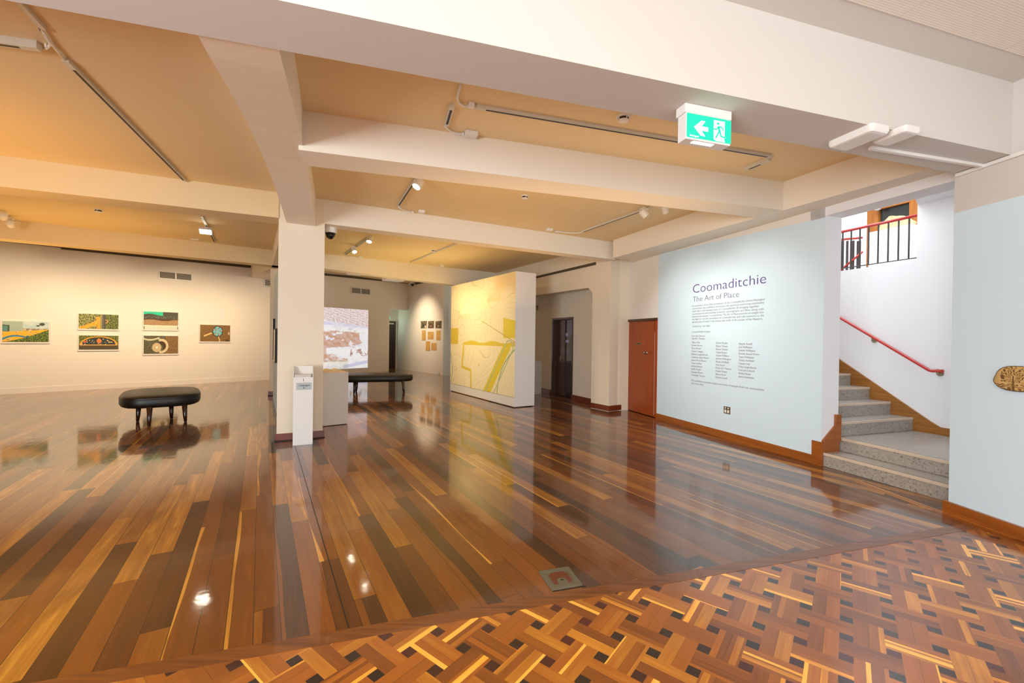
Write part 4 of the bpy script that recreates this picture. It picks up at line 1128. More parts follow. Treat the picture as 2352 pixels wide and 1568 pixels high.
# two leaves: the left one closed, the right one slightly angled back
leafL = dquad(.06, dw*.45, .01, dt-.055, .12, .04, 'door_leaf', 'jamb', root, iv, **kw)
leafR = dquad(dw*.45, dw-.05, .01, dt-.055, .15, .04, 'door_leaf', 'darkdoor', root, iv, **kw)
def onplane(x, y, off): return wl(x, y, dl0, dl0+ue, off)
h_ = onplane(1287, 824, .12)
hp = V(*(dl0+ue*h_[0]+ne*.12), h_[1]); ne3 = V(-ne.x, -ne.y, 0)
hh = MB(); hh.extr([hp-V(ue.x, ue.y, 0)*.02-UP*.09, hp+V(ue.x, ue.y, 0)*.02-UP*.09, hp+V(ue.x, ue.y, 0)*.02+UP*.09, hp-V(ue.x, ue.y, 0)*.02+UP*.09], ne3*.006)
hh.build('handle_plate', 'steel', leafL, inv=iv)
MB().tube([hp-UP*.03, hp-UP*.03+ne3*.05, hp-UP*.03+ne3*.05+V(ue.x, ue.y, 0)*.1], .009, 8).build('lever', 'steel', leafL, inv=iv, smooth=True)
M['signlilac'] = simple('lilac_sign', (.40, .42, .62, 1), .4)
for (x0, y0, x1, y1, nm2) in ((1299, 764.5, 1305, 772, 'pictogram'), (1297.5, 780.5, 1306.5, 786.5, 'name_plate')):
    p, q = onplane(x0, y1, .149), onplane(x1, y0, .149)
    MB().prism([dl0+ue*p[0]+ne*.147, dl0+ue*q[0]+ne*.147, dl0+ue*q[0]+ne*.151, dl0+ue*p[0]+ne*.151], p[1], q[1]).build(nm2, 'signlilac', leafR, inv=iv)
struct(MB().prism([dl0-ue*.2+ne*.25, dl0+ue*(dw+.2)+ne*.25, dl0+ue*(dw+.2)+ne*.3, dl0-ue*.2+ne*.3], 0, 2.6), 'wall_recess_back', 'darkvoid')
# corridor door
uE = (eB-eA).normalized(); nE = Vector((-uE.y, uE.x))
s0, zt9 = wl(885, 737, eA, eB); s1 = wl(907, 790, eA, eB)[0]
root = empty('corridor_door', (*(eA+uE*s0), 0), 'dark brown door at the end of the corridor under a green sign', 'door'); iv = local(root)
kw = dict(A=eA, u=uE, n=nE)
dquad(s0-.6, s1-.12, .01, zt9-.06, -.04, .03, 'door_leaf', 'darkwood', root, iv, **kw)
dquad(s1-.12, s1, .0, zt9, -.06, .05, 'jamb', 'jamb', root, iv, **kw)
dquad(s0-.6, s1, zt9-.06, zt9, -.06, .05, 'head_frame', 'jamb', root, iv, **kw)
c_ = wl(897, 743, eA, eB)
dquad(c_[0]-.15, c_[0]+.12, c_[1]-.04, c_[1]+.04, -.12, .08, 'door_closer', 'trackm', root, iv, **kw)

# ---- vents
def vent(x0, y0, x1, y1, y0b, y1b, A, B, off, lab, n=6, grp='air vents on the gallery walls', seam=True):
    """two-panel grille, left top (x0,y0), right top (x1,y1), left bottom y0b, right bottom y1b"""
    u = (Vector(B)-Vector(A)).normalized(); nn = Vector((-u.y, u.x)); sg = 1 if off > 0 else -1
    sa = wl(x0, y0, A, B, off)[0]; sb4 = wl(x1, y1, A, B, off)[0]
    zt = (wl(x0, y0, A, B, off)[1]+wl(x1, y1, A, B, off)[1])/2; zb = (wl(x0, y0b, A, B, off)[1]+wl(x1, y1b, A, B, off)[1])/2
    O = Vector(A)+u*sa
    root = empty('air_vent', (O.x, O.y, zb), lab, 'air vent', group=grp); iv = local(root)
    n3_ = V(nn.x, nn.y, 0); u3_ = V(u.x, u.y, 0); O3 = V(O.x, O.y, 0)
    W = sb4-sa; fr = .03*sg*0+.03
    fb = MB()
    for s0, s1, z0, z1 in ((-fr, W+fr, zb-fr, zb), (-fr, W+fr, zt, zt+fr), (-fr, 0, zb, zt), (W, W+fr, zb, zt)) + (((W/2-.018, W/2+.018, zb, zt),) if seam else ()):
        fb.extr([O3+u3_*s0+UP*z0, O3+u3_*s1+UP*z0, O3+u3_*s1+UP*z1, O3+u3_*s0+UP*z1], n3_*off)
    fb.build('frame', 'plastic', root, inv=iv)
    MB().extr([O3+UP*zb, O3+u3_*W+UP*zb, O3+u3_*W+UP*zt, O3+UP*zt], n3_*off*.1).build('duct_opening', 'darkgap', root, inv=iv)
    for k in range(n):
        z = zb+(zt-zb)*(k+.5)/n
        MB().extr([O3+UP*(z-(zt-zb)*.28/n), O3+u3_*W+UP*(z-(zt-zb)*.28/n), O3+u3_*W+UP*(z+(zt-zb)*.12/n)+n3_*off*.7, O3+UP*(z+(zt-zb)*.12/n)+n3_*off*.7], n3_*off*.12).build('slat', 'plastic', root, inv=iv)
vent(367, 623.5, 439.5, 630, 638.5, 643.5, wL0, wL1, -.04, 'wide two-part air vent high on the left back wall')
vent(608.5, 641.5, 622, 642.5, 656.5, 657.5, wL0, wL1, -.04, 'small air vent mostly hidden by the far pier', 4, seam=False)
vent(808, 661, 850, 664, 673, 675.5, qA, qB, -.05, 'dark two-part air vent above the projected film')

# ---- track lights
def track(pts, lab, slot=True, w=.036, h=.034, zc=ZC, slotgap=.12):
    P, Q = pts
    root = empty('lighting_track', (P.x, P.y, zc), lab, 'lighting track', group='ceiling lighting tracks'); iv = local(root)
    u = (Q-P).normalized(); n = Vector((-u.y, u.x))
    MB().prism([P-n*w/2, Q-n*w/2, Q+n*w/2, P+n*w/2], zc-h, zc-.001).build('rail', 'trackm', root, inv=iv)
    if slot:
        a, b = P+u*slotgap, Q-u*.05
        MB().prism([a-n*.011, b-n*.011, b+n*.011, a+n*.011], zc-h-.0012, zc-h).build('slot', 'black', root, inv=iv)
    return root
def c_at(x, y, z=ZC-.03): return at(x, y, z).xy
tr_a = track([c_at(150, 140), c_at(424, 416)], 'long lighting track crossing the left bay diagonally', w=.04)
track([c_at(90, 106), c_at(-140, 74)], 'short lighting track at the upper left edge of the ceiling', w=.05, h=.06)
track([c_at(1087, 247), c_at(1770, 361)], 'long pale lighting track across the ceiling above the exit sign')
track([c_at(1038, 246), c_at(1025, 290)], 'very short lighting track stub near the junction box in the middle bay', w=.045, slotgap=.05)
track([c_at(1768, 366), c_at(1713, 389)], 'short lighting track angled off the right end of the long one', w=.05, h=.045)
track([c_at(955, 413), c_at(915, 473)], 'short lighting track with one round lamp in the second bay')
track([c_at(1495, 477), c_at(1338, 533)], 'lighting track beside the right long beam carrying white spotlights', w=.045)
track([c_at(463, 497), c_at(493, 556)], 'short lighting track with a square floodlight in the left far bay')
track([c_at(-30, 478), c_at(38, 508)], 'lighting track end at the far left edge with two heads')
track([c_at(852, 543), c_at(793, 585)], 'short lighting track with two lit lamps above the long bench')
track([c_at(1047, 561), c_at(943, 603)], 'plain white lighting track above the far wall', slot=False)
track([c_at(100, 70), c_at(30, -6)], 'plain conduit run at the top left corner of the ceiling', slot=False, w=.03, h=.03)
LAMPS = []
def spot(x, y, aim, lab, lit=True, z=ZC-.034, r=.055, L=.13, drop=.09, box=False):
    p = at(x, y, z-drop); base = V(p.x, p.y, z)
    root = empty('spotlight', (p.x, p.y, z), lab, 'spotlight', group='spotlights on the tracks'); iv = local(root)
    MB().lathe((p.x, p.y, z-.02), [(.028, 0), (.028, .02)], 12).build('mount', 'plastic', root, inv=iv)
    d = (Vector(aim)-p).normalized()
    MB().tube([V(p.x, p.y, z-.02), V(p.x, p.y, p.z)], .012, 8).build('stem', 'plastic', root, inv=iv)
    if box:
        u = d.cross(UP).normalized(); v = u.cross(d)
        q = [p-u*r*1.3-v*r*.7-d*.03, p+u*r*1.3-v*r*.7-d*.03, p+u*r*1.3+v*r*.7-d*.03, p-u*r*1.3+v*r*.7-d*.03]
        MB().extr(q, d*.08).build('housing', 'plastic', root, inv=iv)
        q = [c+d*.0805-(c-(p-d*.03))*.12 for c in q]
        MB().extr(q, d*.003).build('lens', 'warmlamp' if lit else 'plastic', root, inv=iv)
        end = p+d*.09
    else:
        MB().tube([p-d*L*.5, p-d*L*.45, p-d*L*.4, p+d*L*.5], [r*.5, r*.8, r, r], 16).build('housing', 'plastic', root, smooth=False, inv=iv)
        MB().tube([p+d*(L*.5-.004), p+d*(L*.5+.001)], [r*.86, r*.86], 16).build('lens', 'warmlamp' if lit else 'plastic', root, inv=iv)
        end = p+d*(L*.5+.01)
    MB().prism([V(p.x-.06, p.y-.03), V(p.x+.06, p.y-.03), V(p.x+.06, p.y+.03), V(p.x-.06, p.y+.03)], z-.045, z-.021).build('driver_box', 'plastic', root, inv=iv)
    return end, d
WARM = (1.0, .60, .255)
def light(kind, name, loc, energy, col, aim=None, size=.1, angle=60, blend=.6, sy=None, spread=None):
    l = bpy.data.lights.new(name, kind); l.energy = energy; l.color = col
    if kind == 'SPOT': l.spot_size = math.radians(angle); l.spot_blend = blend; l.shadow_soft_size = size
    elif kind == 'AREA':
        l.size = size
        if sy: l.shape = 'RECTANGLE'; l.size_y = sy
        if spread: l.spread = math.radians(spread)
    else: l.shadow_soft_size = size
    o = bpy.data.objects.new(name, l); COL.objects.link(o); o.location = loc
    if aim is not None: o.rotation_euler = (Vector(aim)-Vector(loc)).to_track_quat('-Z', 'Y').to_euler()
    return o
def wpt(A, B, s, z): u = (Vector(B)-Vector(A)).normalized(); q = Vector(A)+u*s; return V(q.x, q.y, z)
# fixtures one can see
e_, d_ = spot(961, 421, V(-2.7, 4.2, .2), 'round lit spotlight at the end of the second-bay track', r=.06, drop=.06)
light('SPOT', 'lamp_a', e_, 25, WARM, e_+d_, .04, 60)
e_, d_ = spot(849, 549, V(-3.1, 7.9, 1.0), 'lit spotlight nearer to the camera, above the long bench', r=.06)
light('SPOT', 'lamp_b', e_, 70, (1, .72, .38), e_+d_, .04, 34)
e_, d_ = spot(813, 574, V(-2.0, 8.0, .0), 'lit spotlight at the far end of its track, above the long bench', r=.055)
light('SPOT', 'lamp_c', e_, 40, (1, .72, .38), e_+d_, .04, 50)
e_, d_ = spot(473, 529, V(-4.5, 5.5, .1), 'square lit floodlight hanging in the left bay', box=True, r=.08, drop=.07)
e2, d2 = spot(1479, 489, wpt(A0, B0w, 2.0, 1.9), 'white unlit-looking spotlight with fins turned to the text wall', lit=False, r=.06)
e3, d3 = spot(1527, 480, wpt(A0, B0w, 1.3, 1.9), 'small white spotlight half hidden behind the second beam', lit=False, r=.05, drop=.05)
spot(8, 496, wpt(wL0, wL1, 0, 1.7), 'pale spotlight at the left edge, upper of the two', lit=False, drop=.06)
spot(24, 514, wpt(wL0, wL1, 1, 1.7), 'pale spotlight at the left edge, lower of the two', lit=False, drop=.12)

# ---- smoke detectors
def detector(x, y, lab, z=ZC, r=.055):
    p = at(x, y, z-.03)
    root = empty('smoke_detector', (p.x, p.y, z), lab, 'smoke detector', group='smoke detectors on the ceiling'); iv = local(root)
    MB().lathe((p.x, p.y, z-.016), [(r*1.05, 0), (r*1.15, .016)], 20).build('base', 'plastic', root, inv=iv)
    MB().lathe((p.x, p.y, z-.034), [(r*.8, 0), (r*.8, .018)], 20).build('sensor_gap', 'black', root, inv=iv)
    MB().lathe((p.x, p.y, z-.05), [(r*.55, 0), (r*.8, .006), (r*.85, .014)], 20).build('cap', 'plastic', root, inv=iv)
    for k in range(4):
        a = k*math.pi/2+.4
        MB().lathe((p.x+r*.82*math.cos(a), p.y+r*.82*math.sin(a), z-.034), [(.006, 0), (.006, .018)], 8).build('rib', 'plastic', root, inv=iv)
detector(1432, 275, 'white smoke detector left of the big exit sign', r=.062)
detector(1205, 454, 'small smoke detector in the second bay above the mural wall')
detector(226, 485, 'small smoke detector on the left bay ceiling', r=.06)
detector(996, 577, 'small smoke detector beside the plain white track')

# ---- junction boxes and conduits
def jbox(x, y, lab, path, w=.13, z=ZC, d=.09, h=.045):
    p = at(x, y, z-h)
    root = empty('junction_box', (p.x, p.y, z), lab, 'junction box', group='junction boxes on the ceiling'); iv = local(root)
    u = dirv(70); n = Vector((-u.y, u.x)); c = p.xy
    MB().prism([c-u*w/2-n*d/2, c+u*w/2-n*d/2, c+u*w/2+n*d/2, c-u*w/2+n*d/2], z-h, z-.001).build('box', 'plastic', root, bevel=.004, inv=iv)
    if path:
        MB().tube([at(px, py, z-.02) for px, py in path], .010, 8).build('conduit', 'plastic', root, smooth=True, inv=iv)
        q = at(*path[0], z-.02)
        MB().tube([q, q.lerp(at(*path[1], z-.02), .3)], .017, 10).build('gland', 'plastic', root, inv=iv)
jbox(1082, 313, 'white junction box with curved conduit in the middle bay', [(1066, 308), (1050, 307), (1036, 302), (1026, 294), (1022, 288)])
jbox(1083, 247, 'conduit elbow joining the long track beside the arched beam', [(1077, 245), (1064, 243), (1054, 236), (1050, 226), (1053, 212), (1058, 195)], w=.05, d=.05)
jbox(968, 489, 'small junction box behind the second-bay track', [(950, 487), (935, 485), (922, 480), (915, 475)], w=.10)
jbox(338, 412, 'junction box at the end of the long left track', [(353, 412), (375, 414), (400, 418), (424, 419)], w=.12)
jbox(1262, 530, 'small junction box near the right long beam', [(1275, 531), (1300, 534), (1325, 535), (1337, 533)], w=.11)
jbox(829, 592, 'little junction box behind the far lit lamps', [(820, 590), (805, 589), (794, 588)], w=.10)
jbox(106, 109, 'conduit bend joining the short track to the long one at upper left', [(88, 108), (96, 112), (106, 112), (113, 106), (116, 100), (105, 84), (92, 66), (116, 98), (128, 112), (150, 138)], w=.015, d=.02, h=.03)
jbox(449, 551, 'round pale ceiling plate near the square floodlight', None, w=.16, d=.1, h=.02)
jbox(1015, 612, 'tiny box on the far beam under the ceiling', None, w=.10, d=.06, h=.05)

# ---- security cameras
def domecam(x, y, z, r, lab):
    p = at(x, y, z)
    root = empty('security_camera', (p.x, p.y, z), lab, 'security camera'); iv = local(root)
    MB().lathe((p.x, p.y, z-.0), [(r, -r*.9), (r, 0)], 20).build('housing', 'plastic', root, bevel=.004, inv=iv)
    MB().lathe((p.x, p.y, z), [(r*.25, -r*1.85), (r*.6, -r*1.55), (r*.8, -r*.9)], 20).build('dome', 'glassblack', root, smooth=True, inv=iv)
domecam(759, 523, ZB-.0, .10, 'white security camera with black dome under the third beam by the column')
domecam(947, 647, 4.28, .11, 'small security camera high in the far corner')

# ---- projector on the far ceiling
pc = at(903, 641, 4.0)
root = empty('video_projector', (pc.x, pc.y, 4.0), 'pale ceiling projector with a grey cable nest near the far wall', 'projector'); iv = local(root)
u = dirv(50); n = Vector((-u.y, u.x)); c = pc.xy
MB().prism([c-u*.38-n*.25, c+u*.38-n*.25, c+u*.38+n*.25, c-u*.38+n*.25], 3.92, 4.1).build('body', 'plastic', root, bevel=.02, inv=iv)
MB().tube([V(*c, 4.08), V(*c, 4.279)], .04, 10).build('pole', 'trackm', root, inv=iv)
MB().tube([V(*(c-u*.2-n*.1), 4.12), V(*(c-u*.1), 4.2), V(*(c+u*.1-n*.1), 4.13), V(*(c+u*.2), 4.2), V(*c, 4.24)], .02, 8).build('cable', 'black', root, smooth=True, inv=iv)
lp = V(*(c-u*.2+n*.25), 4.0)
MB().tube([lp, lp+V(n.x, n.y, 0)*.04], .06, 16).build('lens', 'glassblack', root, inv=iv)
pc = at(812, 630, 4.1); c = pc.xy
o = MB().prism([c-u*.3-n*.12, c+u*.3-n*.12, c+u*.3+n*.12, c-u*.3+n*.12], 4.08, 4.27).build('ceiling_unit', 'plastic', bevel=.02)
tag(o, 'long low pale ceiling unit left of the projector near the far wall', 'ceiling unit')

# ---- exit signs
ex = at(1617, 325, 2.89)
uE1 = uB; nE1 = nB
c = at(1574, 239, 3.2).xy
# place by the front upper corners touching the soffit
e0_, e1_ = at(1574.5, 239.5, 3.205).xy, at(1681, 260.5, 3.205).xy
ux = (e1_-e0_).normalized(); nx_ = Vector((-ux.y, ux.x)); wx = (e1_-e0_).length
zb_ = ht(1571, 317, e0_); zt_e = 3.215
rt = empty('exit_sign', (e0_.x, e0_.y, 3.215), 'green illuminated exit sign with arrow and running figure under the front beam', 'exit sign'); iv = local(rt)
zh = ht(1573, 256, e0_)
dpx = .10
MB().prism([e0_, e1_, e1_+nx_*dpx, e0_+nx_*dpx], zh, 3.219).build('header', 'plastic', rt, bevel=.004, inv=iv)
MB().prism([e0_+ux*.01+nx_*.004, e1_-ux*.006+nx_*.004, e1_-ux*.006+nx_*(dpx-.01), e0_+ux*.01+nx_*(dpx-.01)], zb_, zh).build('housing', 'plastic', rt, bevel=.003, inv=iv)
ux3, nf = V(ux.x, ux.y, 0), V(-nx_.x, -nx_.y, 0)
fa_, fb_ = wx*.035, wx*.985
z0g, z1g = zb_+.012, zh-.006
def onface(a, b, off=.0): return V(e0_.x, e0_.y, 0)+ux3*(fa_+(fb_-fa_)*a)+UP*(z0g+(z1g-z0g)*b)+nf*off
fpan = MB().extr([onface(0, 0), onface(1, 0), onface(1, 1), onface(0, 1)], nf*.001).build('face_panel', 'exitgreen', rt, inv=iv)
def shape(poly, name, m, off, parent=rt):
    return MB().extr([onface(a, b, off) for a, b in poly], nf*.0006).build(name, m, parent, inv=iv)
W_, H_ = (fb_-fa_), (z1g-z0g)
shape([(.155, .46), (.32, .77), (.41, .77), (.32, .53), (.47, .53), (.47, .35), (.32, .35), (.41, .13), (.31, .13)], 'arrow', 'exitwhite', .0015)
shape([(.60, .08), (.60, .90), (.85, .90), (.85, .27), (.89, .20), (.84, .20), (.84, .12), (.86, .02), (.66, .02)], 'doorway', 'exitwhite', .0015)
fig = []
bm_ = MB()
hx0, hy0 = .695, .77
bm_.extr([onface(hx0+.028*math.cos(k*math.pi/6), hy0+.058*math.sin(k*math.pi/6), .0025) for k in range(12)], nf*.0006)
def limb(a, b, w):
    ax, ay, bx_, by_ = a[0]*W_, a[1]*H_, b[0]*W_, b[1]*H_
    L_ = math.hypot(bx_-ax, by_-ay); px_, py_ = -(by_-ay)/L_*w, (bx_-ax)/L_*w
    bm_.extr([onface((ax+px_)/W_, (ay+py_)/H_, .0025), onface((bx_+px_)/W_, (by_+py_)/H_, .0025), onface((bx_-px_)/W_, (by_-py_)/H_, .0025), onface((ax-px_)/W_, (ay-py_)/H_, .0025)], nf*.0006)
u0 = W_*.012
limb((.70, .66), (.735, .42), u0*2.1); limb((.70, .64), (.655, .50), u0); limb((.66, .51), (.60, .51), u0); limb((.70, .655), (.79, .63), u0*1.1); limb((.785, .64), (.82, .50), u0)
limb((.72, .44), (.645, .14), u0*1.3); limb((.74, .44), (.765, .25), u0*1.4); limb((.75, .255), (.875, .215), u0*1.2)
bm_.build('running_figure', 'exitgreen', rt, inv=iv)
text_mesh('24m legend', (z1g-z0g)*.10, onface(.06, .045, .002), ux3, nf, 'exitwhite', 'legend_text', rt, iv)
MB().prism([e0_+ux*wx*.22+nx_*.02, e0_+ux*wx*.66+nx_*.02, e0_+ux*wx*.66+nx_*.05, e0_+ux*wx*.22+nx_*.05], zb_-.002, zb_+.001).build('downlight', 'tube', rt, inv=iv)
# two small far signs
def far_sign(x0, y0, x1, y1, A, B, off, lab):
    u = (Vector(B)-Vector(A)).normalized(); nn = Vector((-u.y, u.x))
    s0, z1 = wl(x0, y0, A, B, off); s1, z0 = wl(x1, y1, A, B, off)
    O = Vector(A)+nn*off
    r_ = empty('exit_sign', (*(O+u*s0), z0), lab, 'exit sign'); i_ = local(r_)
    sg = -1 if off < 0 else 1
    p, q = O+u*s0, O+u*s1
    MB().prism([p, q, q-nn*.06*sg, p-nn*.06*sg], z0, z1).build('housing', 'plastic', r_, inv=i_)
    n3_ = V(nn.x, nn.y, 0)*sg; u3_ = V(u.x, u.y, 0)
    a3 = V(p.x, p.y, 0); w = s1-s0
    MB().extr([a3+u3_*w*.04+UP*(z0+.02), a3+u3_*w*.96+UP*(z0+.02), a3+u3_*w*.96+UP*(z1-.02), a3+u3_*w*.04+UP*(z1-.02)], n3_*.003).build('face_panel', 'exitgreen', r_, inv=i_)
    H = z1-z0
    f = MB(); zc_ = (z0+z1)/2
    f.extr([a3+u3_*w*.12+UP*zc_+n3_*.004, a3+u3_*w*.3+UP*(zc_+H*.25)+n3_*.004, a3+u3_*w*.3+UP*(zc_+H*.07)+n3_*.004, a3+u3_*w*.48+UP*(zc_+H*.07)+n3_*.004, a3+u3_*w*.48+UP*(zc_-H*.07)+n3_*.004, a3+u3_*w*.3+UP*(zc_-H*.07)+n3_*.004, a3+u3_*w*.3+UP*(zc_-H*.25)+n3_*.004], n3_*.001)
    f.build('arrow', 'exitwhite', r_, inv=i_)
    MB().extr([a3+u3_*w*.62+UP*(z0+H*.2)+n3_*.004, a3+u3_*w*.8+UP*(z0+H*.2)+n3_*.004, a3+u3_*w*.8+UP*(z0+H*.8)+n3_*.004, a3+u3_*w*.62+UP*(z0+H*.8)+n3_*.004], n3_*.001).build('doorway', 'exitwhite', r_, inv=i_)
far_sign(935, 716, 948, 727, qA+nq*.5, qB+nq*.5, -.0001-.02, 'small lit green exit sign hanging in the corridor mouth')
far_sign(888, 724, 896, 733, eA, eB, -.08, 'green exit sign glow over the dark corridor door')

# ---- two white sensor boxes under the front beam
def sensor(cx, cy, w, d, h, lab, z=3.22, az_=163):
    c = at(cx, cy, z-h).xy
    root = empty('ceiling_access_point', (c.x, c.y, z), lab, 'wireless access point', rz=math.radians(90-az_), group='white wireless units under the front beam')
    n = 24; ring = []
    for k in range(n):
        t = 2*math.pi*k/n; e = 2/9
        ring.append((math.copysign(abs(math.cos(t))**e, math.cos(t))*w/2, math.copysign(abs(math.sin(t))**e, math.sin(t))*d/2))
    b = MB(); lay = [[b.bm.verts.new((x*f, y*f, zz_)) for x, y in ring] for f, zz_ in ((1, .003), (1, -h*.55), (.93, -h*.9), (.8, -h))]
    for A, B in zip(lay, lay[1:]):
        for i in range(n): b.bm.faces.new((A[i], A[(i+1) % n], B[(i+1) % n], B[i]))
    b.bm.faces.new(lay[0][::-1]); b.bm.faces.new(lay[-1])
    b.build('shell', 'plastic', root)
    MB().box(w*.36, w*.4, -.03, .03, -h*.9-.001, -h*.82).build('indicator', 'trackm', root)
sensor(1970, 326, .34, .20, .055, 'larger flat white wireless unit under the front beam')
sensor(2057, 320, .24, .17, .045, 'smaller white wireless unit, nearer the foyer side of the beam')
# surface duct along the soffit
a_, b_ = at(2003, 337, 3.21).xy, at(2262, 379, 3.21).xy
o = MB().prism(side(a_, b_, .03), 3.195, 3.219).build('cable_duct', 'plastic')
tag(o, 'thin painted cable duct along the underside of the front beam', 'cable duct')

# ---- floor box
q_ = [fl(1236.9, 1314), fl(1305.8, 1303), fl(1337.6, 1343.9), fl(1267.3, 1356.2)]
c = sum(q_, Vector((0, 0)))/4
root = empty('floor_box', (c.x, c.y, 0), 'square weathered metal floor box with a timber infill beside the border strip', 'floor box'); iv = local(root)
def lq(f, g): # bilinear in the box
    return q_[3].lerp(q_[2], f).lerp(q_[0].lerp(q_[1], f), g)
fr = MB()
def ringpoly(a, b, z0, z1, mb):
    A = [lq(a, a), lq(1-a, a), lq(1-a, 1-a), lq(a, 1-a)]; B = [lq(b, b), lq(1-b, b), lq(1-b, 1-b), lq(b, 1-b)]
    for i in range(4): mb.prism([A[i], A[(i+1) % 4], B[(i+1) % 4], B[i]], z0, z1)
ringpoly(0, .13, .0, .009, fr); fr.build('frame', 'floorbox', root, inv=iv)
lid = MB().prism([lq(.13, .13), lq(.87, .13), lq(.87, .87), lq(.13, .87)], 0, .006).build('lid', 'floorbox', root, inv=iv)
M['inlay'] = wood('red_inlay', ((.12, .022, .006, 1), (.17, .035, .01, 1)), (8, 60, 20))
poly = [(.20, .22), (.20, .68), (.30, .80), (.70, .80), (.80, .68), (.80, .28), (.74, .22), (.66, .22), (.66, .40), (.56, .50), (.44, .50), (.34, .42), (.32, .22)]
MB().prism([lq(f, g) for f, g in poly], .006, .0085).build('timber_infill', 'inlay', root, inv=iv)
MB().prism([lq(.46, .36), lq(.56, .36), lq(.56, .41), lq(.46, .41)], .006, .0075).build('finger_hole', 'black', root, inv=iv)
MB().prism(side(q_[3]+V(.004, -.006), q_[2]+V(.02, -.004), -.008), 0, .002).build('edge_gap', 'black', root, inv=iv)

# ---- handrail in the stairwell
rp = [(1915, 721), (2134, 850), (2140, 851.5), (2167, 852)]
hr = []
Wu = (Wn-Wf).normalized(); Wnr = Vector((Wu.y, -Wu.x))
for x, y in rp:
    s, z = wl(x, y, Wf+Wnr*.07, Wn+Wnr*.07); P = Wf+Wnr*.07+Wu*s; hr.append(V(P.x, P.y, z))
root = empty('stair_handrail', tuple(hr[1]), 'bright red handrail fixed on brass brackets along the stair wall', 'handrail'); iv = local(root)
ext = hr[0]+(hr[0]-hr[1]).normalized()*1.0
MB().tube([ext]+hr, .021, 12).build('rail', 'red', root, smooth=True, inv=iv)
for x, y in ((2008, 781), (2159, 857)):
    s, z = wl(x, y, Wf+Wnr*.01, Wn+Wnr*.01); P = Wf+Wu*s
    w = V(P.x, P.y, z); n3_ = V(Wnr.x, Wnr.y, 0)
    b = MB(); b.tube([w+n3_*.002, w+n3_*.014], .042, 16); b.tube([w+n3_*.01, w+n3_*.06-UP*.005, w+n3_*.07+UP*.06], .009, 8)
    b.build('bracket', 'steel', root, inv=iv)

# ---- upper balustrade over the stairwell
Bn = -Wnr                                     # towards the hall
bA_, bB_ = Wf+Bn*.06, Wn+Bn*.06
def bal(x, y): 
    s, z = wl(x, y, bA_, bB_); P = bA_+Wu*s
    return V(P.x, P.y, z), s, z
zr0, zr1 = bal(1929, 533)[2], bal(2106, 495)[2]
ztr = (zr0+zr1)/2; zbr = (bal(1927, 617)[2]+bal(2106, 592)[2])/2
root = empty('balustrade', tuple(V(*bal(2100, 560)[0].xy, zo)), 'iron balustrade with red top rail across the upper opening', 'balustrade'); iv = local(root)
sA_, sB__ = bal(1915, 560)[1]-1.2, s_op
pA_, pB_ = bA_+Wu*sA_, bA_+Wu*sB__
MB().tube([V(*pA_, ztr), V(*pB_, ztr)], .022, 10).build('top_rail', 'red', root, smooth=True, inv=iv)
MB().tube([V(*pA_, zbr), V(*pB_, zbr)], .008, 8).build('bottom_rail', 'iron', root, inv=iv)
for x in (1935.5, 1955, 1975, 1995, 2017, 2040, 2063.5, 2087.5):
    P = bal(x, 560)[0]
    MB().tube([V(P.x, P.y, zbr), V(P.x, P.y, ztr-.01)], .011, 8).build('baluster', 'iron', root, inv=iv)
# short return balustrade of the stair beyond, with its sloping red rail
Hn = Bn
cA_ = bA_+Bn*1.1; cB_ = bB_+Bn*1.1
def ret(x, y):
    s, z = wl(x, y, cA_, cB_); P = cA_+Wu*s
    return V(P.x, P.y, z)
r0_, r1_ = ret(1915, 545), ret(1980, 552.5)
root = empty('stair_balustrade', (r1_.x, r1_.y, zo), 'short inner balustrade with flat dark posts behind the front balustrade', 'balustrade'); iv = local(root)
MB().tube([V(r0_.x, r0_.y, (r0_.z+r1_.z)/2+.03), V(r1_.x, r1_.y, (r0_.z+r1_.z)/2-.03)], .02, 8).build('top_rail', 'red', root, smooth=True, inv=iv)
for x, w in ((1933.5, .03), (1945.5, .016), (1957, .034), (1972, .032)):
    p = ret(x, 553)
    MB().prism([V(p.x, p.y)-Wu*w, V(p.x, p.y)+Wu*w, V(p.x, p.y)+Wu*w+Bn*.02, V(p.x, p.y)-Wu*w+Bn*.02], ret(x, 618).z-.1, p.z).build('post', 'iron', root, inv=iv)
a, b = ret(1922, 628), ret(1981, 578)
MB().tube([a, b], .018, 8).build('sloping_rail', 'red', root, smooth=True, inv=iv)

# ---- upper door frame with dark glass, closer
dA, dB = hallA+Bn*-.0, hallB
uH = (hallB-hallA).normalized(); nH = Vector((-uH.y, uH.x))
fD = hallA+uH*d0[0]
wD = d1[0]-d0[0]
root = empty('glazed_door', (fD.x, fD.y, zo-.3), 'amber timber door frame with dark glass on the upper landing', 'door'); iv = local(root)
kw = dict(A=fD, u=uH, n=nH)
zd0 = zo-.3
dquad(0, .22, zd0, dtop, -.02, .12, 'jamb', 'frame', root, iv, **kw)
dquad(wD-.25, wD, zd0, dtop, -.02, .12, 'jamb', 'frame', root, iv, **kw)
dquad(0, wD, dtop-.26, dtop, -.024, .12, 'head_frame', 'frame', root, iv, **kw)
M['smoked'] = simple('dark_glass', (.035, .035, .03, 1), .1)
dquad(.22, wD-.25, zd0, dtop-.26, .04, .02, 'glass_pane', 'smoked', root, iv, **kw)
M['tip'] = simple('grey_closer', (.5, .49, .47, 1), .4)
cl_ = wl(2027, 463, fD, fD+uH, -.04); 
dquad(cl_[0]-.22, cl_[0]+.20, cl_[1]-.02, cl_[1]+.02, -.06, .04, 'closer_arm', 'tip', root, iv, **kw)
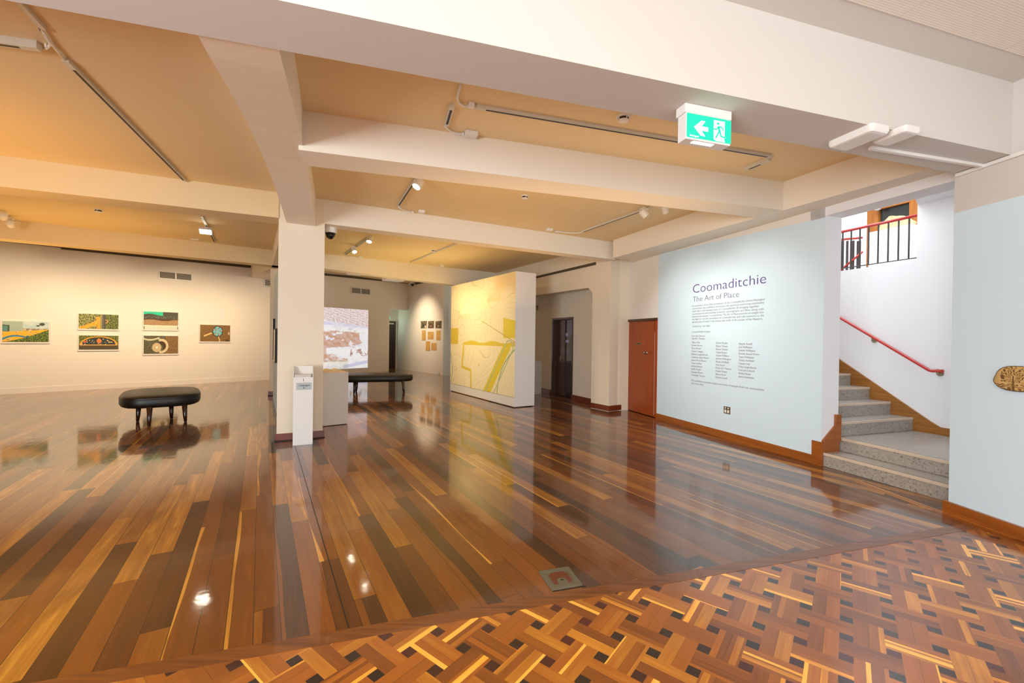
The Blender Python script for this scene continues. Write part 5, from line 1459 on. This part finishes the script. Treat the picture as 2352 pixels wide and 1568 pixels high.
# lamp globe by the frame
gp = wl(2016, 477, fD, fD+uH, -.12); P = fD-nH*.12+uH*gp[0]
o = MB(); o.lathe((P.x, P.y, gp[1]), [(.01, -.06), (.05, -.045), (.06, 0), (.05, .045), (.01, .06)], 16)
o = o.build('wall_lamp', 'plastic', smooth=True); tag(o, 'small round white lamp beside the amber door frame upstairs', 'lamp')
# plinth and carved slab on the landing
q0_, q1_ = ret(2012, 560), ret(2092, 545)
hp_ = ret(2092, 514).z
pq = cA_+Bn*.0
pa_, pb_ = V(q0_.x, q0_.y)-Wu*.12, V(*ret(2092.5, 545).xy)
root_ = MB().prism([pa_, pb_, pb_+Bn*.5, pa_+Bn*.5], zo-.05, hp_).build('display_plinth', 'white', bevel=.003)
tag(root_, 'long white plinth on the upper landing behind the balustrade', 'plinth')
sl_ = [(2019, 528), (2020, 519), (2025, 511), (2030, 508), (2035, 503), (2042, 496), (2050, 495), (2058, 496), (2066, 495), (2074, 495), (2082, 499), (2092, 504), (2100, 508), (2102, 510), (2099, 515), (2090, 514.5), (2060, 519), (2036, 525)]
pts = []
dA2, dB2 = cA_+Bn*.15, cB_+Bn*.15
for x, y in sl_:
    s, z = wl(x, y, dA2, dB2); P = dA2+Wu*s; pts.append(V(P.x, P.y, max(z, hp_+.001)))
M['slab'] = wood('pale_burr_wood', ((.62, .40, .20, 1), (.75, .55, .33, 1)), (14, 14, 14), rough=.6, coat=0)
o = MB().extr(pts, V(Bn.x, Bn.y, 0)*.06).build('carved_wood_slab', 'slab', bevel=.006)
tag(o, 'pale wavy-edged wood slab standing on the upper landing plinth', 'sculpture')

# ---- burnt bark picture on the foyer wall
bp = []
uK3, nK3 = V(uK.x, uK.y, 0), None
nKr = Vector((uK.y, -uK.x))
if nKr.dot(-K) < 0: nKr = -nKr
nK3 = V(nKr.x, nKr.y, 0)
off_ = .02 if Vector((-uK.y, uK.x)).dot(nKr) > 0 else -.02
out = [(2281, 874), (2282, 868), (2286, 861), (2290, 853), (2296, 847), (2304, 843), (2315, 840.5), (2327, 840), (2340, 840.5), (2352, 841.5), (2366, 843), (2380, 848), (2392, 858), (2398, 872), (2392, 886), (2378, 895), (2362, 899.5), (2345, 900), (2328, 898.5), (2312, 896), (2300, 892), (2291, 887), (2284, 880)]
sz_ = [wl(x, y, K, Kx, off_) for x, y in out]
s0k, s1k = min(s for s, z in sz_), max(s for s, z in sz_); z0k, z1k = min(z for s, z in sz_), max(z for s, z in sz_)
O3 = V(K.x, K.y, 0)+nK3*.02
root = empty('carved_wood_plaque', tuple(O3+uK3*(s0k+s1k)/2+UP*(z0k+z1k)/2), 'oval slab of wood with a burnt tree drawing on the right foyer wall', 'artwork'); iv = local(root)
cs_, cz_ = (s0k+s1k)/2, (z0k+z1k)/2
me = bpy.data.meshes.new('drawn_face'); NR = 60; vs, fs, cols = [], [], []
dense = []
for i in range(len(sz_)):
    a, b = sz_[i], sz_[(i+1) % len(sz_)]
    for k in range(8): dense.append((a[0]+(b[0]-a[0])*k/8, a[1]+(b[1]-a[1])*k/8))
ND = len(dense)
def barkcol(f, s, z):
    x, y = (s-cs_)/(s1k-s0k), (z-cz_)/(z1k-z0k)
    if f > .95: return (70, 48, 22)
    c = mixc((206, 172, 112), (188, 150, 88), .5+nz(x, y, 8))
    if y < -.22 and math.sin(y*70+nz(x, y, 10)*6) > .1: return (120, 86, 40)
    r_ = math.hypot(x*1.8+.1, y-.05)
    if .08 < r_ < .48 and y > -.15 and math.sin(math.atan2(y-.0, x*1.8+.1)*16+nz(x, y, 9)*9+r_*10) > .35: return (105, 72, 30)
    if abs(x+.06) < .015+.03*max(0, -y) and y < .1: return (110, 78, 36)
    return c
for r in range(NR+1):
    f = r/NR
    for s, z in dense:
        p_ = (cs_+(s-cs_)*f, cz_+(z-cz_)*f)
        vs.append(O3+uK3*p_[0]+UP*p_[1]+nK3*(.012*(1-f**6))); cols.append(barkcol(f, *p_))
for r in range(NR):
    for i in range(ND): fs.append((r*ND+i, r*ND+(i+1) % ND, (r+1)*ND+(i+1) % ND, (r+1)*ND+i))
nb = len(vs)
for s, z in dense: vs.append(O3+uK3*s+UP*z-nK3*.018); cols.append((70, 48, 22))
for i in range(ND): fs.append((NR*ND+i, NR*ND+(i+1) % ND, nb+(i+1) % ND, nb+i))
fs.append(tuple(nb+i for i in range(ND)))
me.from_pydata([tuple(v) for v in vs], [], fs)
ca = me.color_attributes.new('paint', 'FLOAT_COLOR', 'POINT')
for i, c in enumerate(cols): ca.data[i].color = lin(c)+(1,)
me.transform(iv); me.materials.append(M['barkart'])
o = bpy.data.objects.new('drawn_face', me); COL.objects.link(o); o.parent = root

# small green-ish wall unit glimpsed beside the mural wall
s, z = wl(1234, 707, e0, e1); P = e0+ue*s
o = MB().prism([P-ue*.10, P+ue*.05, P+ue*.05-ne*.05, P-ue*.10-ne*.05], z-.07, z+.07).build('wall_sensor', 'steel'); tag(o, 'small olive wall sensor in the recess right beside the mural wall edge', 'sensor')

# ================================================================== LIGHT
w = bpy.data.worlds.new('world'); SC.world = w; w.use_nodes = True
bg = w.node_tree.nodes['Background']; bg.inputs[0].default_value = (.78, .88, 1, 1); bg.inputs[1].default_value = .5
DAY = (.90, .955, 1.0)
# foyer daylight: an added panel aimed at the right walls, then one at the windows
light('AREA', 'foyer_fill_panel', (-4.2, -3.0, 1.7), 300, DAY, (4.2, 4.6, 1.3), 3.4, sy=2.3)
c = fo+uB*2.8+nB*.15
light('AREA', 'window_daylight', (c.x, c.y, 2.0), 80, DAY, (c.x+nB.x, c.y+nB.y, 1.7), 6.0, sy=2.6)
# skylight over the stairwell and upper hall
sc_ = P0+nS*1.6-us0*.6
light('AREA', 'stair_skylight', (sc_.x, sc_.y, 6.3), 102, (.93, .96, 1.0), (sc_.x, sc_.y, 0), 3.0, sy=3.0)
hc = (Wf+Wn)/2+Bn*1.3
light('AREA', 'hall_skylight', (hc.x, hc.y, 6.3), 32, (1, .97, .93), (hc.x, hc.y, 0), 2.0, sy=3.0)
# wall-washing spots, left bay
for s, e in ((-4.5, 150), (-2.2, 150), (.2, 150), (2.0, 165), (3.9, 165), (5.6, 100)):
    t_ = wpt(wL0, wL1, s, 1.45); p = t_-V(nL.x, nL.y, 0)*2.9; p.z = 3.45
    light('SPOT', 'washer', p, e, (1, .76, .47), t_, .05, 92, 1)
# mural washers
for s, e in ((.8, 105), (2.3, 95)):
    q = mA+um*s; t_ = V(q.x, q.y, 1.5); p = t_-V(nm_.x, nm_.y, 0)*2.2; p.z = 3.5
    light('SPOT', 'mural_washer', p, e, (1, .78, .44), t_, .05, 85, 1)
# text wall spots
for s, e in ((1.0, 80), (2.2, 80)):
    t_ = wpt(A0, B0w, s, 1.35); p = t_-V(Jn.x, Jn.y, 0)*2.0; p.z = 3.55
    light('SPOT', 'text_spot', p, e, (1, .96, .88), t_, .05, 85, 1)
# picture wall
q = (rA*.6+rB*.4); t_ = V(q.x, q.y, 1.9); p = t_+V(nr.x, nr.y, 0)*2.2*(1 if (Vector((0, 0))-rA).dot(nr) > 0 else -1); p.z = 3.9
light('SPOT', 'picture_spot', p, 230, (1, .78, .52), t_, .05, 75, 1)
light('POINT', 'corridor_lamp', (*(qB+nq*1.0+uq*.3), 2.3), 10, (.75, 1, .85), size=.15)
# upward panels without any fixture, added as warm fill for the bays,
# standing in for light thrown back up from the lit walls and floors
for x, y, sx_, sy_, e, col_ in ((-7.2, 4.5, 5, 2.0, 26, (1, .52, .12)), (-9.2, 8.2, 5, 2.2, 24, (1, .56, .15)), (.6, 5.6, 4, 1.6, 12, (1, .66, .34)),
                                (-.6, 8.7, 3.6, 2.2, 9, (1, .56, .18)), (-2.6, 11.4, 3, 2.2, 13, (1, .72, .30)), (-4.6, 15.5, 3, 3, 25, (1, .75, .5))):
    o = light('AREA', 'bay_bounce_fill', (x, y, 2.3), e, col_, (x, y, 4), sx_, sy=sy_)
light('POINT', 'foyer_lamp', (1.6, -.8, 3.2), 60, (1, .86, .68), size=.3)

SC.render.engine = 'CYCLES'
try:
    SC.cycles.use_denoising = True; SC.cycles.denoiser = 'OPENIMAGEDENOISE'
    SC.cycles.transparent_max_bounces = 24; SC.cycles.max_bounces = 8; SC.cycles.diffuse_bounces = 5; SC.cycles.glossy_bounces = 4; SC.cycles.sample_clamp_indirect = 6
except Exception: pass
vs_ = SC.view_settings
vs_.view_transform = 'Standard'; vs_.look = 'None'; vs_.gamma = 1; vs_.use_curve_mapping = False
vs_.exposure = 1.0
